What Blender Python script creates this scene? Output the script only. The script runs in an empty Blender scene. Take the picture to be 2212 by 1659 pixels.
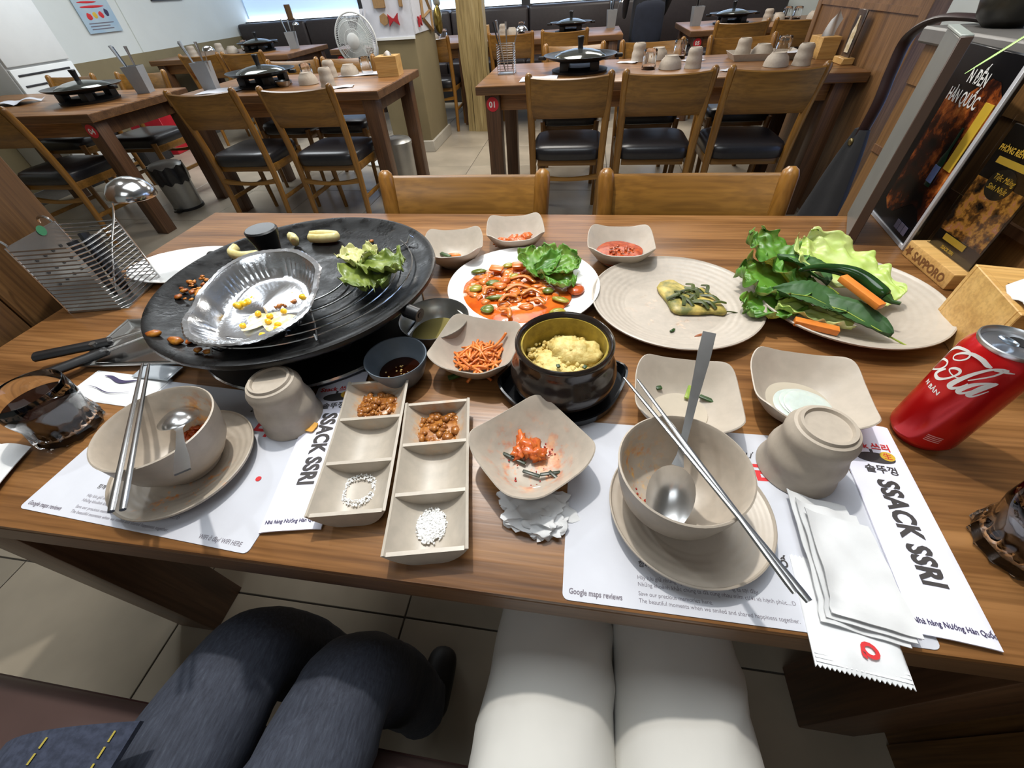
import bpy, bmesh, math, random
from mathutils import Vector, Matrix, noise
PI = math.pi
random.seed(7)
SC = bpy.context.scene
COL = SC.collection

# ------------------------------------------------------------------ camera
cam_d = bpy.data.cameras.new('camera')
cam_d.sensor_width = 36.0
cam_d.lens = 36.0 * 860.0 / 2212.0
cam_d.clip_start = 0.02
cam_d.clip_end = 60
cam = bpy.data.objects.new('camera', cam_d)
COL.objects.link(cam)
_p, _w, _r = 0.78858, -0.19295, 0.07391          # pitch down, yaw, roll
_f = Vector((math.sin(_w)*math.cos(_p), math.cos(_w)*math.cos(_p), -math.sin(_p)))
_x = Vector((math.cos(_w), -math.sin(_w), 0))
_d = _f.cross(_x)
_cx = math.cos(_r)*_x + math.sin(_r)*_d
_cd = -math.sin(_r)*_x + math.cos(_r)*_d
cam.matrix_world = Matrix.Translation((0, -0.1213, 1.17)) @ Matrix((_cx, -_cd, -_f)).transposed().to_4x4()
SC.camera = cam

# ------------------------------------------------------------------ world, exposure, lamps
SC.view_settings.view_transform = 'Standard'
SC.view_settings.look = 'None'
SC.view_settings.gamma = 1.0
SC.view_settings.use_curve_mapping = False
SC.view_settings.exposure = 0.0
wd = bpy.data.worlds.new('room_world'); SC.world = wd
wd.use_nodes = True
wd.node_tree.nodes['Background'].inputs[0].default_value = (0.85, 0.93, 1.0, 1)
wd.node_tree.nodes['Background'].inputs[1].default_value = 0.15

def lamp(name, kind, loc, power, col=(1, 1, 1), size=0.1, target=None, spot=1.2, blend=0.4, sy=None):
    l = bpy.data.lights.new(name, kind)
    l.energy = power; l.color = col
    if kind == 'AREA':
        l.shape = 'RECTANGLE'; l.size = size; l.size_y = sy or size
    else:
        l.shadow_soft_size = size
    if kind == 'SPOT':
        l.spot_size = spot; l.spot_blend = blend
    o = bpy.data.objects.new(name, l); COL.objects.link(o); o.location = loc
    if target is not None:
        o.rotation_euler = (Vector(target) - Vector(loc)).to_track_quat('-Z', 'Y').to_euler()
    return o
WARM = (1.0, 0.955, 0.88)
COOL = (0.90, 0.96, 1.0)
lamp('table_spot_light', 'SPOT', (-0.32, 0.80, 2.58), 112, WARM, 0.03, (-0.12, 0.28, 0.75), 1.5, 0.5)
lamp('side_spot_light', 'SPOT', (-1.6, 0.9, 2.58), 30, COOL, 0.04, (-0.3, 0.25, 0.75), 1.5, 0.5)
lamp('ceiling_panel_light', 'AREA', (-0.6, 3.4, 2.62), 68, WARM, 1.2, (-0.6, 3.4, 0), sy=1.2)  # unseen soft lamps added overhead to light the back area
lamp('ceiling_panel_light', 'AREA', (-3.2, 3.6, 2.62), 55, COOL, 1.2, (-3.2, 3.6, 0), sy=1.2)
lamp('ceiling_panel_light', 'AREA', (-2.6, 5.9, 2.62), 50, COOL, 1.4, (-2.6, 5.9, 0), sy=0.8)
lamp('ceiling_panel_light', 'AREA', (0.9, 5.6, 2.62), 55, WARM, 1.4, (0.9, 5.6, 0), sy=0.8)
lamp('ceiling_panel_light', 'AREA', (-0.2, 0.9, 2.62), 34, COOL, 1.4, (-0.2, 0.9, 0), sy=1.4)  # added cool overhead fill that lifts the near table's shadows
lamp('ceiling_panel_light', 'AREA', (-0.4, -1.2, 2.62), 8, COOL, 1.0, (-0.4, -1.2, 0), sy=1.0)

# ------------------------------------------------------------------ materials
def lin(c):
    def f(v):
        v /= 255.0
        return v/12.92 if v <= 0.04045 else ((v+0.055)/1.055)**2.4
    return (f(c[0]), f(c[1]), f(c[2]), 1.0)

class NT:
    def __init__(s, name):
        s.m = bpy.data.materials.new(name); s.m.use_nodes = True
        s.t = s.m.node_tree; s.b = s.t.nodes['Principled BSDF']
    def n(s, kind, **k):
        nd = s.t.nodes.new('ShaderNode' + kind)
        for a, v in k.items():
            if a.startswith('i_'):
                key = a[2:]
                nd.inputs[int(key) if key.isdigit() else key.replace('_', ' ')].default_value = v
            else: setattr(nd, a, v)
        return nd
    def l(s, a, b): s.t.links.new(a, b)
    def coord(s, scale=(1, 1, 1), rot=(0, 0, 0), loc=(0, 0, 0), which='Object'):
        tc = s.n('TexCoord'); mp = s.n('Mapping')
        mp.inputs['Scale'].default_value = scale; mp.inputs['Rotation'].default_value = rot
        mp.inputs['Location'].default_value = loc
        s.l(tc.outputs[which], mp.inputs['Vector']); return mp.outputs[0]
    def noise(s, vec, scale=5, detail=3, rough=.55):
        nd = s.n('TexNoise'); nd.inputs['Scale'].default_value = scale
        nd.inputs['Detail'].default_value = detail; nd.inputs['Roughness'].default_value = rough
        s.l(vec, nd.inputs['Vector']); return nd.outputs['Fac']
    def ramp(s, fac, stops, interp='LINEAR'):
        r = s.n('ValToRGB'); r.color_ramp.interpolation = interp
        el = r.color_ramp.elements
        while len(el) < len(stops): el.new(0.5)
        for e, (p, c) in zip(el, stops): e.position = p; e.color = c if len(c) == 4 else lin(c)
        s.l(fac, r.inputs['Fac']); return r.outputs['Color']
    def mix(s, fac, a, b):
        m = s.n('Mix', data_type='RGBA')
        for sock, v in ((m.inputs[0], fac), (m.inputs[6], a), (m.inputs[7], b)):
            if hasattr(v, 'links') or hasattr(v, 'is_linked'): s.l(v, sock)
            else: sock.default_value = v
        return m.outputs[2]
    def base(s, v):
        if hasattr(v, 'is_linked'): s.l(v, s.b.inputs['Base Color'])
        else: s.b.inputs['Base Color'].default_value = v
    def bump(s, fac, strength=.3, dist=.002):
        b = s.n('Bump'); b.inputs['Strength'].default_value = strength; b.inputs['Distance'].default_value = dist
        s.l(fac, b.inputs['Height']); s.l(b.outputs[0], s.b.inputs['Normal'])
    def set(s, **k):
        for a, v in k.items(): s.b.inputs[a.replace('_', ' ')].default_value = v

MATS = {}
def M(name, col=None, rough=.5, metal=0., var=0., scale=20., bump=0., col2=None, **k):
    "a procedural surface: colour, broken up by a noise of two tones, with fine relief"
    if name in MATS: return MATS[name]
    t = NT(name); t.set(Roughness=rough, Metallic=metal, **k)
    vec = t.coord()
    if var or col2:
        f = t.noise(vec, scale, 4)
        a = lin(col)
        b = lin(col2) if col2 else tuple(max(0, c*(1-var)) for c in a[:3]) + (1,)
        t.base(t.ramp(f, [(.38, b), (.62, a)]))
    else: t.base(lin(col))
    if bump: t.bump(t.noise(vec, scale*3, 3), bump, .001)
    MATS[name] = t.m
    return t.m

def wood(name, a, b, c, axis='X', freq=1.0, rough=.35, streak=.6, bump=.10, spec=.5):
    if name in MATS: return MATS[name]
    t = NT(name); t.set(Roughness=rough); t.b.inputs['Specular IOR Level'].default_value = spec
    sc = {'X': (.9, 14, 14), 'Y': (14, .9, 14), 'Z': (14, 14, .9)}[axis]
    v = t.coord(tuple(q*freq for q in sc))
    w = t.coord(tuple(q*freq for q in {'X': (6, 180, 180), 'Y': (180, 6, 180), 'Z': (180, 180, 6)}[axis]))
    big = t.noise(v, 1.6, 5, .6)
    fine = t.noise(w, 1.0, 2, .5)
    col = t.ramp(big, [(.30, a), (.5, b), (.70, c)])
    dark = t.ramp(fine, [(.35, (150, 140, 130)), (.6, (255, 255, 255))])
    mm = t.n('Mix', data_type='RGBA', blend_type='MULTIPLY'); mm.inputs[0].default_value = streak
    t.l(col, mm.inputs[6]); t.l(dark, mm.inputs[7]); t.base(mm.outputs[2])
    if bump: t.bump(fine, bump, .0006)
    MATS[name] = t.m; return t.m

def stained(name, col, stain, centre, radius, amount=.5, scale=40, rough=.4, stain2=None):
    "glazed ware with dried sauce on it: patches gathered round a point of the dish"
    t = NT(name); t.set(Roughness=rough)
    v = t.coord()
    f = t.noise(v, 90, 2)
    base = t.ramp(f, [(.3, tuple(int(x*.95) for x in col)), (.7, col)])
    g = t.n('VectorMath', operation='DISTANCE'); g.inputs[1].default_value = centre
    tc = t.n('TexCoord'); t.l(tc.outputs['Object'], g.inputs[0])
    mr = t.n('MapRange'); mr.inputs['From Min'].default_value = radius; mr.inputs['From Max'].default_value = radius*.35
    t.l(g.outputs['Value'], mr.inputs['Value'])
    nz = t.noise(v, scale, 4, .65)
    r2 = t.ramp(nz, [(.60-amount*.25, (0, 0, 0)), (.72-amount*.2, (255, 255, 255))])
    mu = t.n('Math', operation='MULTIPLY'); t.l(mr.outputs[0], mu.inputs[0]); t.l(r2, mu.inputs[1])
    sc2 = t.ramp(t.noise(v, scale*1.7, 2), [(.4, stain), (.65, stain2 or tuple(min(255, int(x*1.25)+10) for x in stain))])
    t.base(t.mix(mu.outputs[0], base, sc2))
    return t.m

def glass(name, col=(255, 255, 255), rough=.02, ior=1.45):
    if name in MATS: return MATS[name]
    t = NT(name); t.base(lin(col)); t.set(Roughness=rough, IOR=ior, Transmission_Weight=1.0)
    MATS[name] = t.m; return t.m

def glow(name, col, strength):
    if name in MATS: return MATS[name]
    t = NT(name); t.base(lin(col)); t.b.inputs['Emission Color'].default_value = lin(col)
    t.b.inputs['Emission Strength'].default_value = strength
    MATS[name] = t.m; return t.m

# ------------------------------------------------------------------ mesh builder
class B:
    def __init__(s, mtx=None): s.b = bmesh.new(); s.m = mtx or Matrix()
    def v(s, p): return s.b.verts.new(s.m @ Vector(p))
    def f(s, vs):
        try: return s.b.faces.new(vs)
        except ValueError: return None
    def box(s, a, c, bev=0, seg=2):
        x0, y0, z0 = a; x1, y1, z1 = c
        q = [s.v(p) for p in ((x0,y0,z0),(x1,y0,z0),(x1,y1,z0),(x0,y1,z0),(x0,y0,z1),(x1,y0,z1),(x1,y1,z1),(x0,y1,z1))]
        fs = [s.f([q[i] for i in t]) for t in ((3,2,1,0),(4,5,6,7),(0,1,5,4),(1,2,6,5),(2,3,7,6),(3,0,4,7))]
        if bev:
            es = list({e for f in fs for e in f.edges})
            bmesh.ops.bevel(s.b, geom=es, offset=bev, segments=seg, profile=.5, affect='EDGES')
        return s
    def cbox(s, c, d, bev=0): return s.box([c[i]-d[i]/2 for i in range(3)], [c[i]+d[i]/2 for i in range(3)], bev)
    def loft(s, rings, caps=True, closed=True):
        R = [[s.v(p) for p in r] for r in rings]; n = len(R[0])
        for a, c in zip(R, R[1:]):
            for i in range(n if closed else n-1):
                j = (i+1) % n; s.f([a[i], a[j], c[j], c[i]])
        if caps and closed:
            if caps in (True, 'a'): s.f(R[0][::-1])
            if caps in (True, 'b'): s.f(R[-1])
        return s
    def lathe(s, prof, n=40, ctr=(0, 0), caps=True):
        return s.loft([[(ctr[0]+r*math.cos(2*PI*i/n), ctr[1]+r*math.sin(2*PI*i/n), z) for i in range(n)] for r, z in prof], caps)
    def cyl(s, p0, p1, r0, r1=None, n=16):
        return s.tube([p0, p1], [r0, r0 if r1 is None else r1], n)
    def tube(s, path, r, n=8, closed=False, flat=1.0):
        P = [Vector(p) for p in path]; k = len(P)
        rr = r if isinstance(r, (list, tuple)) else [r]*k
        rings = []; up = None
        for i, p in enumerate(P):
            if closed: t = P[(i+1) % k] - P[i-1]
            else: t = P[min(i+1, k-1)] - P[max(i-1, 0)]
            t = t.normalized() if t.length > 1e-9 else Vector((0, 0, 1))
            if up is None:
                up = Vector((0, 0, 1)) if abs(t.z) < .9 else Vector((1, 0, 0))
            a = t.cross(up)
            if a.length < 1e-6: a = t.orthogonal()
            a.normalize(); c = a.cross(t).normalized(); up = c
            rings.append([p + rr[i]*(math.cos(2*PI*j/n)*a + flat*math.sin(2*PI*j/n)*c) for j in range(n)])
        if closed: rings.append(rings[0]); return s.loft(rings, False)
        return s.loft(rings)
    def grid(s, fn, nu, nv, th=0.0):
        P = [[Vector(fn(i/nu, j/nv)) for j in range(nv+1)] for i in range(nu+1)]
        T = [[s.v(p) for p in r] for r in P]
        for i in range(nu):
            for j in range(nv): s.f([T[i][j], T[i+1][j], T[i+1][j+1], T[i][j+1]])
        if th:
            Q = [[s.v(p - Vector((0, 0, th))) for p in r] for r in P]
            for i in range(nu):
                for j in range(nv): s.f([Q[i][j], Q[i][j+1], Q[i+1][j+1], Q[i+1][j]])
            for i in range(nu):
                s.f([T[i][0], Q[i][0], Q[i+1][0], T[i+1][0]]); s.f([T[i][nv], T[i+1][nv], Q[i+1][nv], Q[i][nv]])
            for j in range(nv):
                s.f([T[0][j], T[0][j+1], Q[0][j+1], Q[0][j]]); s.f([T[nu][j], Q[nu][j], Q[nu][j+1], T[nu][j+1]])
        return s
    def prism(s, poly, z0, z1):
        return s.loft([[(x, y, z0) for x, y in poly], [(x, y, z1) for x, y in poly]])
    def blob(s, c, r, amp=.25, seed=0, sub=2, freq=1.3):
        if not isinstance(r, (tuple, list)): r = (r, r, r)
        g = bmesh.ops.create_icosphere(s.b, subdivisions=sub, radius=1.0)
        for v in g['verts']:
            k = 1 + amp*noise.noise(v.co*freq + Vector((seed*3.1, seed*1.7, seed)))
            v.co = s.m @ Vector((c[0]+v.co.x*r[0]*k, c[1]+v.co.y*r[1]*k, c[2]+v.co.z*r[2]*k))
        return s
    def build(s, name, mat, parent=None, smooth=40, loc=None):
        me = bpy.data.meshes.new(name)
        bmesh.ops.recalc_face_normals(s.b, faces=s.b.faces[:])
        s.b.to_mesh(me); s.b.free()
        if smooth:
            me.shade_smooth()
            if smooth < 180: me.set_sharp_from_angle(angle=math.radians(smooth))
        o = bpy.data.objects.new(name, me); COL.objects.link(o)
        me.materials.append(mat)
        if parent: o.parent = parent
        if loc: o.location = loc
        return o

def tag(o, label=None, cat=None, group=None, kind=None):
    if label: o['label'] = label
    if cat: o['category'] = cat
    if group: o['group'] = group
    if kind: o['kind'] = kind
    return o
def thing(name, label, cat, loc=(0, 0, 0), rz=0., group=None):
    o = bpy.data.objects.new(name, None); COL.objects.link(o)
    o.empty_display_size = .05
    o.location = loc; o.rotation_euler = (0, 0, rz)
    return tag(o, label, cat, group)
def struct(o): o['kind'] = 'structure'; return o
def stuff(o): o['kind'] = 'stuff'; return o
def dup(root, loc=None, rz=None, label=None, group=None):
    r = root.copy(); COL.objects.link(r)
    if loc is not None: r.location = loc
    if rz is not None: r.rotation_euler = (0, 0, rz)
    if label: r['label'] = label
    if group: r['group'] = group
    for ch in list(root.children):
        c = ch.copy(); COL.objects.link(c); c.parent = r
        for g in list(ch.children):
            d = g.copy(); COL.objects.link(d); d.parent = c
    return r
def Tm(x=0, y=0, z=0, rz=0, rx=0, ry=0):
    return Matrix.Translation((x, y, z)) @ Matrix.Rotation(rz, 4, 'Z') @ Matrix.Rotation(ry, 4, 'Y') @ Matrix.Rotation(rx, 4, 'X')
def text(name, body, size, mat, mtx, parent, bold=0.0, shear=0.0, depth=.0004, align='LEFT', sx=1.0, bend=None):
    "flat lettering as a thin mesh; mtx puts the text plane into the parent's space"
    cu = bpy.data.curves.new(name, 'FONT'); cu.body = body; cu.size = size
    cu.offset = bold; cu.space_character = 1.0+bold*45; cu.shear = shear; cu.align_x = align; cu.resolution_u = 3
    tmp = bpy.data.objects.new(name, cu); COL.objects.link(tmp)
    dg = bpy.context.evaluated_depsgraph_get()
    me = bpy.data.meshes.new_from_object(tmp.evaluated_get(dg))
    bpy.data.objects.remove(tmp); bpy.data.curves.remove(cu)
    me.name = name
    for v in me.vertices:
        p = Vector((v.co.x*sx, v.co.y, 0))
        v.co = bend(p) if bend else mtx @ p
    me.materials.clear(); me.materials.append(mat)
    o = bpy.data.objects.new(name, me); COL.objects.link(o)
    if parent: o.parent = parent
    return o
def catmull(pts, k=6, closed=False):
    P = [Vector(p) for p in pts]; n = len(P); out = []
    for i in range(n if closed else n-1):
        if closed: a, b, c, d = P[i-1], P[i], P[(i+1) % n], P[(i+2) % n]
        else: a, b, c, d = P[max(i-1, 0)], P[i], P[i+1], P[min(i+2, n-1)]
        for j in range(k):
            t = j/k
            out.append(.5*((2*b)+(c-a)*t+(2*a-5*b+4*c-d)*t*t+(3*b-a-3*c+d)*t**3))
    if not closed: out.append(P[-1])
    return out
TZ = 0.75
# ------------------------------------------------------------------ shared surfaces
WALNUT = wood('walnut_laminate', (98, 64, 34), (138, 95, 54), (164, 118, 72), 'X', 1.0, .32, .5, .22)
WALNUT_EDGE = wood('walnut_edge_band', (82, 56, 36), (104, 74, 48), (122, 88, 58), 'X', .8, .4, .4)
WALNUT_V = wood('walnut_leg', (70, 47, 31), (94, 64, 42), (112, 80, 54), 'Z', .8, .4, .5)
OAK = wood('honey_oak', (106, 72, 27), (132, 92, 37), (150, 107, 46), 'X', .7, .3, .35)
OAK_V = wood('honey_oak_upright', (110, 73, 27), (136, 93, 37), (154, 109, 47), 'Z', .7, .28, .35)
PART_WOOD = wood('partition_wood', (108, 76, 46), (132, 96, 60), (148, 110, 72), 'Z', 1.0, .45, .5)
PART_WOOD2 = wood('partition_wood_warm', (94, 64, 34), (118, 84, 46), (134, 98, 58), 'Z', 1.0, .45, .5)
LEATHER = M('black_leatherette', (34, 33, 36), .33, var=.2, scale=60, bump=.12)
BENCH_L = M('dark_brown_leatherette', (46, 38, 38), .45, var=.2, scale=30, bump=.1)
TILE = M('beige_floor_tile', (172, 160, 142), .30, var=.16, scale=2.2, bump=.02, col2=(150, 140, 124))
GROUT = M('tile_grout', (92, 86, 78), .9, var=.2, scale=40)
WHITE_WALL = M('white_wall_paint', (214, 218, 214), .7, var=.04, scale=3, bump=.02)
TAN_WALL = M('tan_wall_paint', (134, 121, 90), .75, var=.12, scale=3, bump=.05)
CEIL = M('ceiling_paint', (190, 186, 178), .8, var=.05, scale=4)
DARKGREY = M('dark_grey_trim', (44, 43, 45), .5, var=.15, scale=20)
SKIRT = M('pillar_skirting_tile', (176, 170, 158), .4, var=.1, scale=8)
WHITE_PL = M('white_plastic', (225, 226, 224), .4, var=.03, scale=10)
CHROME = M('polished_steel', (205, 205, 205), .16, 1.0, var=.06, scale=30)
STEEL = M('brushed_steel', (176, 176, 174), .3, 1.0, var=.1, scale=60, bump=.03)
PAPER = M('white_paper', (198, 200, 208), .75, var=.03, scale=30, bump=.05)
TISSUE = M('soft_tissue_paper', (216, 217, 218), .85, var=.03, scale=60, bump=.15)
BLACK_PL = M('black_plastic', (20, 20, 22), .35, var=.2, scale=30, bump=.05)
BAMBOO = wood('bamboo_board', (188, 142, 78), (206, 162, 96), (216, 174, 110), 'X', 1.2, .42, .25)
RED_ST = M('red_sticker', (196, 40, 52), .4, var=.05, scale=20)
INK = M('dark_print_ink', (62, 58, 58), .7, var=.06, scale=30)
INK_SOFT = M('grey_print_ink', (112, 106, 116), .7, var=.06, scale=30)
INK_RED = M('red_print_ink', (206, 44, 48), .7, var=.06, scale=30)
INK_NAVY = M('navy_print_ink', (58, 50, 84), .7, var=.06, scale=30)
INK_WHITE = M('white_print_ink', (232, 230, 226), .6, var=.03, scale=30)
INK_GOLD = M('yellow_print_ink', (214, 176, 52), .6, var=.08, scale=30)

# ------------------------------------------------------------------ room shell
X0, X1, Y0, Y1, ZC = -5.1, 3.4, -2.4, 7.45, 2.7
fl = struct(B().box((X0, Y0, -.06), (X1, Y1, -.004)).build('floor', GROUT, smooth=0))
tile_me = None
TS = .61
ix0 = math.floor((X0+.385)/TS); ix1 = math.ceil((X1+.385)/TS)
iy0 = math.floor((Y0-.131)/TS); iy1 = math.ceil((Y1-.131)/TS)
for i in range(ix0, ix1):
    for j in range(iy0, iy1):
        a = (-.385+i*TS, .131+j*TS)
        if a[0] < X0 or a[0]+TS > X1 or a[1] < Y0 or a[1]+TS > Y1: continue
        if tile_me is None:
            o = B().box((.0022, .0022, -.004), (TS-.0022, TS-.0022, 0), .0012, 1).build('tile', TILE, fl, smooth=0)
            tile_me = o.data
        else:
            o = bpy.data.objects.new('tile', tile_me); COL.objects.link(o); o.parent = fl
        o.location = (a[0], a[1], 0)
struct(B().box((X0, Y0, ZC), (X1, Y1, ZC+.08)).build('ceiling', CEIL, smooth=0))
wl = struct(B().box((X0-.12, Y0, 0), (X0, Y1, ZC)).build('wall_left', WHITE_WALL, smooth=0))
B().box((X0, Y0, 0), (X0+.012, Y1, .82)).build('wainscot', TAN_WALL, wl, smooth=0)
B().box((X0, 5.2, .82), (X0+.012, Y1, ZC)).build('plaster_panel', WHITE_WALL, wl, smooth=0)
wb = struct(B().box((X0-.12, Y1, 0), (X1+.12, Y1+.12, ZC)).build('wall_back', WHITE_WALL, smooth=0))
struct(B().box((X1, Y0, 0), (X1+.12, Y1, ZC)).build('wall_right', WHITE_WALL, smooth=0))
struct(B().box((X0-.12, Y0-.12, 0), (X1+.12, Y0, ZC)).build('wall_front', WHITE_WALL, smooth=0))

# wall panels, glow painted in for the wash of the bench-top light strip
PANEL = glow('lit_wall_panel', (190, 218, 255), .55)
STRIP = glow('light_strip', (225, 240, 255), 5.0)
for k, (a, b) in enumerate(((-5.06, -3.27), (-3.15, -2.4), (-2.34, -.9), (-.84, .6), (.66, 2.1))):
    t = thing('backlit_wall_panel', ['long pale blue backlit wall panel in the left corner above the dark bench',
        'narrow backlit wall panel between the dark upright and the decorated pillar',
        'backlit wall panel seen between the decorated pillar and the wooden post',
        'backlit wall panel above the bench to the right of the wooden post',
        'backlit wall panel above the bench behind the standing waiter'][k], 'wall panel', (0, 0, 0))
    B().box((a, 7.36, .97), (b, 7.42, 2.2)).build('lit_sheet', PANEL, t, smooth=0)
    B().box((a, 7.32, .955), (b, 7.36, .985)).build('light_strip', STRIP, t, smooth=0)
for k, x in enumerate((-3.21, -2.37, -.87, .63)):
    tag(B().box((x-.06, 7.30, .0), (x+.06, 7.44, 2.5), .004, 1).build('wall_upright', DARKGREY, smooth=0),
        ['dark upright on the back wall beside the standing fan', 'dark wall upright behind the decorated pillar',
         'dark wall upright behind the rough wooden post', 'dark wall upright behind the standing waiter'][k], 'wall post')
# long upholstered bench along the back wall
bn = thing('bench_seat', 'long dark brown upholstered bench with a high back along the rear wall', 'bench', (0, 6.7, 0))
B().box((-5.07, -.12, 0), (2.4, .5, .28), .01).build('base', DARKGREY, bn)
xs = [-5.07+k*1.067 for k in range(8)]
for a, b in zip(xs, xs[1:]):
    B().box((a+.004, -.16, .28), (b-.004, .32, .45), .03, 3).build('seat_cushion', BENCH_L, bn)
    B().box((a+.004, .30, .43), (b-.004, .56, .945), .035, 3).build('back_cushion', BENCH_L, bn)
B().box((-5.07, .54, .93), (2.4, .60, .955)).build('cap_rail', DARKGREY, bn, smooth=0)
t = thing('wooden_plaque', 'small upright wooden plaque standing on the bench back', 'sign', (-4.34, 7.27, .955), 0)
B().box((-.045, -.01, 0), (.045, .01, .16), .003, 1).build('board', PART_WOOD2, t, smooth=0)
B().box((-.06, -.018, -.0), (.06, .018, .012)).build('foot', PART_WOOD2, t, smooth=0)

# decorated pillar
pl = struct(B().box((-1.88, 4.25, 0), (-1.48, 4.88, ZC), .012, 2).build('pillar', TAN_WALL))
B().box((-1.90, 4.23, 0), (-1.46, 4.90, .10), .004, 1).build('skirting', SKIRT, pl)
B().box((-1.885, 4.236, .885), (-1.472, 4.252, 2.4), .002, 1).build('white_cladding', PAPER, pl)
B().box((-1.482, 4.26, .90), (-1.470, 4.87, 2.4), .002, 1).build('white_cladding', PAPER, pl)
B().box((-1.888, 4.228, .872), (-1.470, 4.236, .889)).build('trim_strip', WHITE_PL, pl)
tag(B().grid(lambda u, v: (-1.89-.03*math.sin(v*9)+.05*u, 4.215+.012*math.sin(u*8+v*5), .58+v*.5), 8, 10, .002).build('hanging_paper_sheet', PAPER),
    'crumpled white paper sheet hanging down the left edge of the decorated pillar', 'paper')
def bow(b, c, s, ax):
    q = [(-1, .8), (-.15, .2), (.15, .2), (1, .9), (.85, .1), (1.05, -.8), (.12, -.2), (-.12, -.2), (-.95, -.9), (-.85, 0)]
    pts = [Vector(c)+s*x*ax+Vector((0, 0, s*z)) for x, z in q]; n = Vector((-ax.y, -ax.x, 0))*.012
    if ax.y: n = Vector((.012, 0, 0))
    return b.loft([[p-n*.2 for p in pts], [p+n for p in pts]])
RED_FELT = M('red_felt', (158, 24, 34), .8, var=.15, scale=40, bump=.2)
tag(bow(B(), (-1.63, 4.225, 1.0), .045, Vector((1, 0, 0))).build('bow_ornament', RED_FELT), 'red bow ornament on the front of the white pillar cladding', 'ornament')
tag(bow(B(), (-1.46, 4.385, .975), .04, Vector((0, 1, 0))).build('bow_ornament', RED_FELT), 'red bow ornament on the side of the pillar near the wooden frame', 'ornament')
CORK = M('cork_brown', (150, 118, 78), .8, var=.15, scale=60, bump=.2)
tag(B(Tm(-1.715, 4.228, 1.005, rx=PI/2)).prism([(.04*math.cos(k*PI/3+.4), .04*math.sin(k*PI/3+.4)) for k in range(6)], -.006, .006).build('hexagon_ornament', CORK), 'tan hexagon ornament beside the red bow on the pillar', 'ornament')
for k, (x, w, lab) in enumerate(((-1.545, .03, 'short wooden stick hanging on the white pillar cladding above the bow'), (-1.73, .10, 'wooden plank ornament high on the left of the pillar'))):
    tag(B().box((x-w/2, 4.216, 1.075), (x+w/2, 4.234, 1.30), .003, 1).build('wooden_ornament', CORK), lab, 'ornament')
t = thing('house_ornament', 'brown wooden house-shaped frame with paper panes on the side of the pillar', 'frame', (-1.462, 4.62, .89))
fr = [(-.12, .10), (.13, .0), (.13, .14), (.02, .24), (-.10, .27)]
for k in range(5):
    a, b = fr[k], fr[(k+1) % 5]
    B().tube([(0, a[0], a[1]), (0, b[0], b[1])], .016, 4).build('frame_bar', CORK, t, smooth=0)
B().tube([(0, fr[0][0], fr[0][1]), (0, fr[2][0], fr[2][1])], .012, 4).build('frame_bar', CORK, t, smooth=0)
B(Matrix(((0, 0, 1, -.004), (1, 0, 0, 0), (0, 1, 0, 0), (0, 0, 0, 1)))).prism(fr, -.002, .002).build('paper_pane', PAPER, t, smooth=0)
t = thing('gift_bag', 'small shiny gold and silver gift bag hanging at the far edge of the pillar', 'bag', (-1.43, 4.87, .87))
B().blob((0, 0, .09), (.04, .06, .10), .3, 4, 3).build('pouch', M('gold_foil', (150, 132, 70), .25, .8, var=.4, scale=25, bump=.3), t)
B().blob((0, .02, .22), (.03, .06, .05), .5, 9, 2).build('tissue_top', M('silver_foil', (190, 192, 186), .3, .5, var=.3, scale=30, bump=.3), t)

# rough wooden post, two live-edge slabs
RAW = wood('raw_pine_slab', (116, 98, 60), (160, 140, 94), (186, 168, 122), 'Z', .8, .5, .45, .2)
def slab(x0, x1, y, th, seed):
    b = B(); rings = []
    for k in range(25):
        z = k*2.65/24
        a = x0+.02*noise.noise(Vector((z*2, seed, 0))); c = x1+.025*noise.noise(Vector((z*2.3, seed+5, 0)))-.0*z
        rings.append([(a, y, z), (c, y-.008, z), (c+.01, y+th, z), (a-.01, y+th, z)])
    return b.loft(rings)
pt = thing('wooden_post', 'rough pale live-edge wooden post between the pillar and table 06', 'post', (0, 0, 0))
slab(-1.28, -1.20, 5.0, .1, 1).build('slab', RAW, pt, smooth=30)
slab(-1.195, -1.06, 4.98, .12, 4).build('slab', RAW, pt, smooth=30)
slab(-1.055, -1.02, 5.0, .1, 8).build('slab', RAW, pt, smooth=30)

# white drinks cabinet against the left wall
t = thing('refrigerator', 'tall white refrigerator with two dark vent slots against the left wall', 'refrigerator', (-4.82, 3.55, 0))
B().box((-.27, -.28, .03), (.25, .28, 1.9), .012, 2).build('body', WHITE_PL, t)
B().box((.252, -.272, .10), (.278, .272, .885), .006, 2).build('door', WHITE_PL, t)
B().box((.252, -.272, .90), (.278, .272, 1.88), .006, 2).build('door', WHITE_PL, t)
for z in (.765, .835): B().box((.276, -.24, z), (.283, .22, z+.014), .003, 1).build('vent_slot', DARKGREY, t)
for z in (.05,): B().box((-.25, -.26, 0), (.23, .26, .04)).build('plinth', DARKGREY, t, smooth=0)
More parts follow.
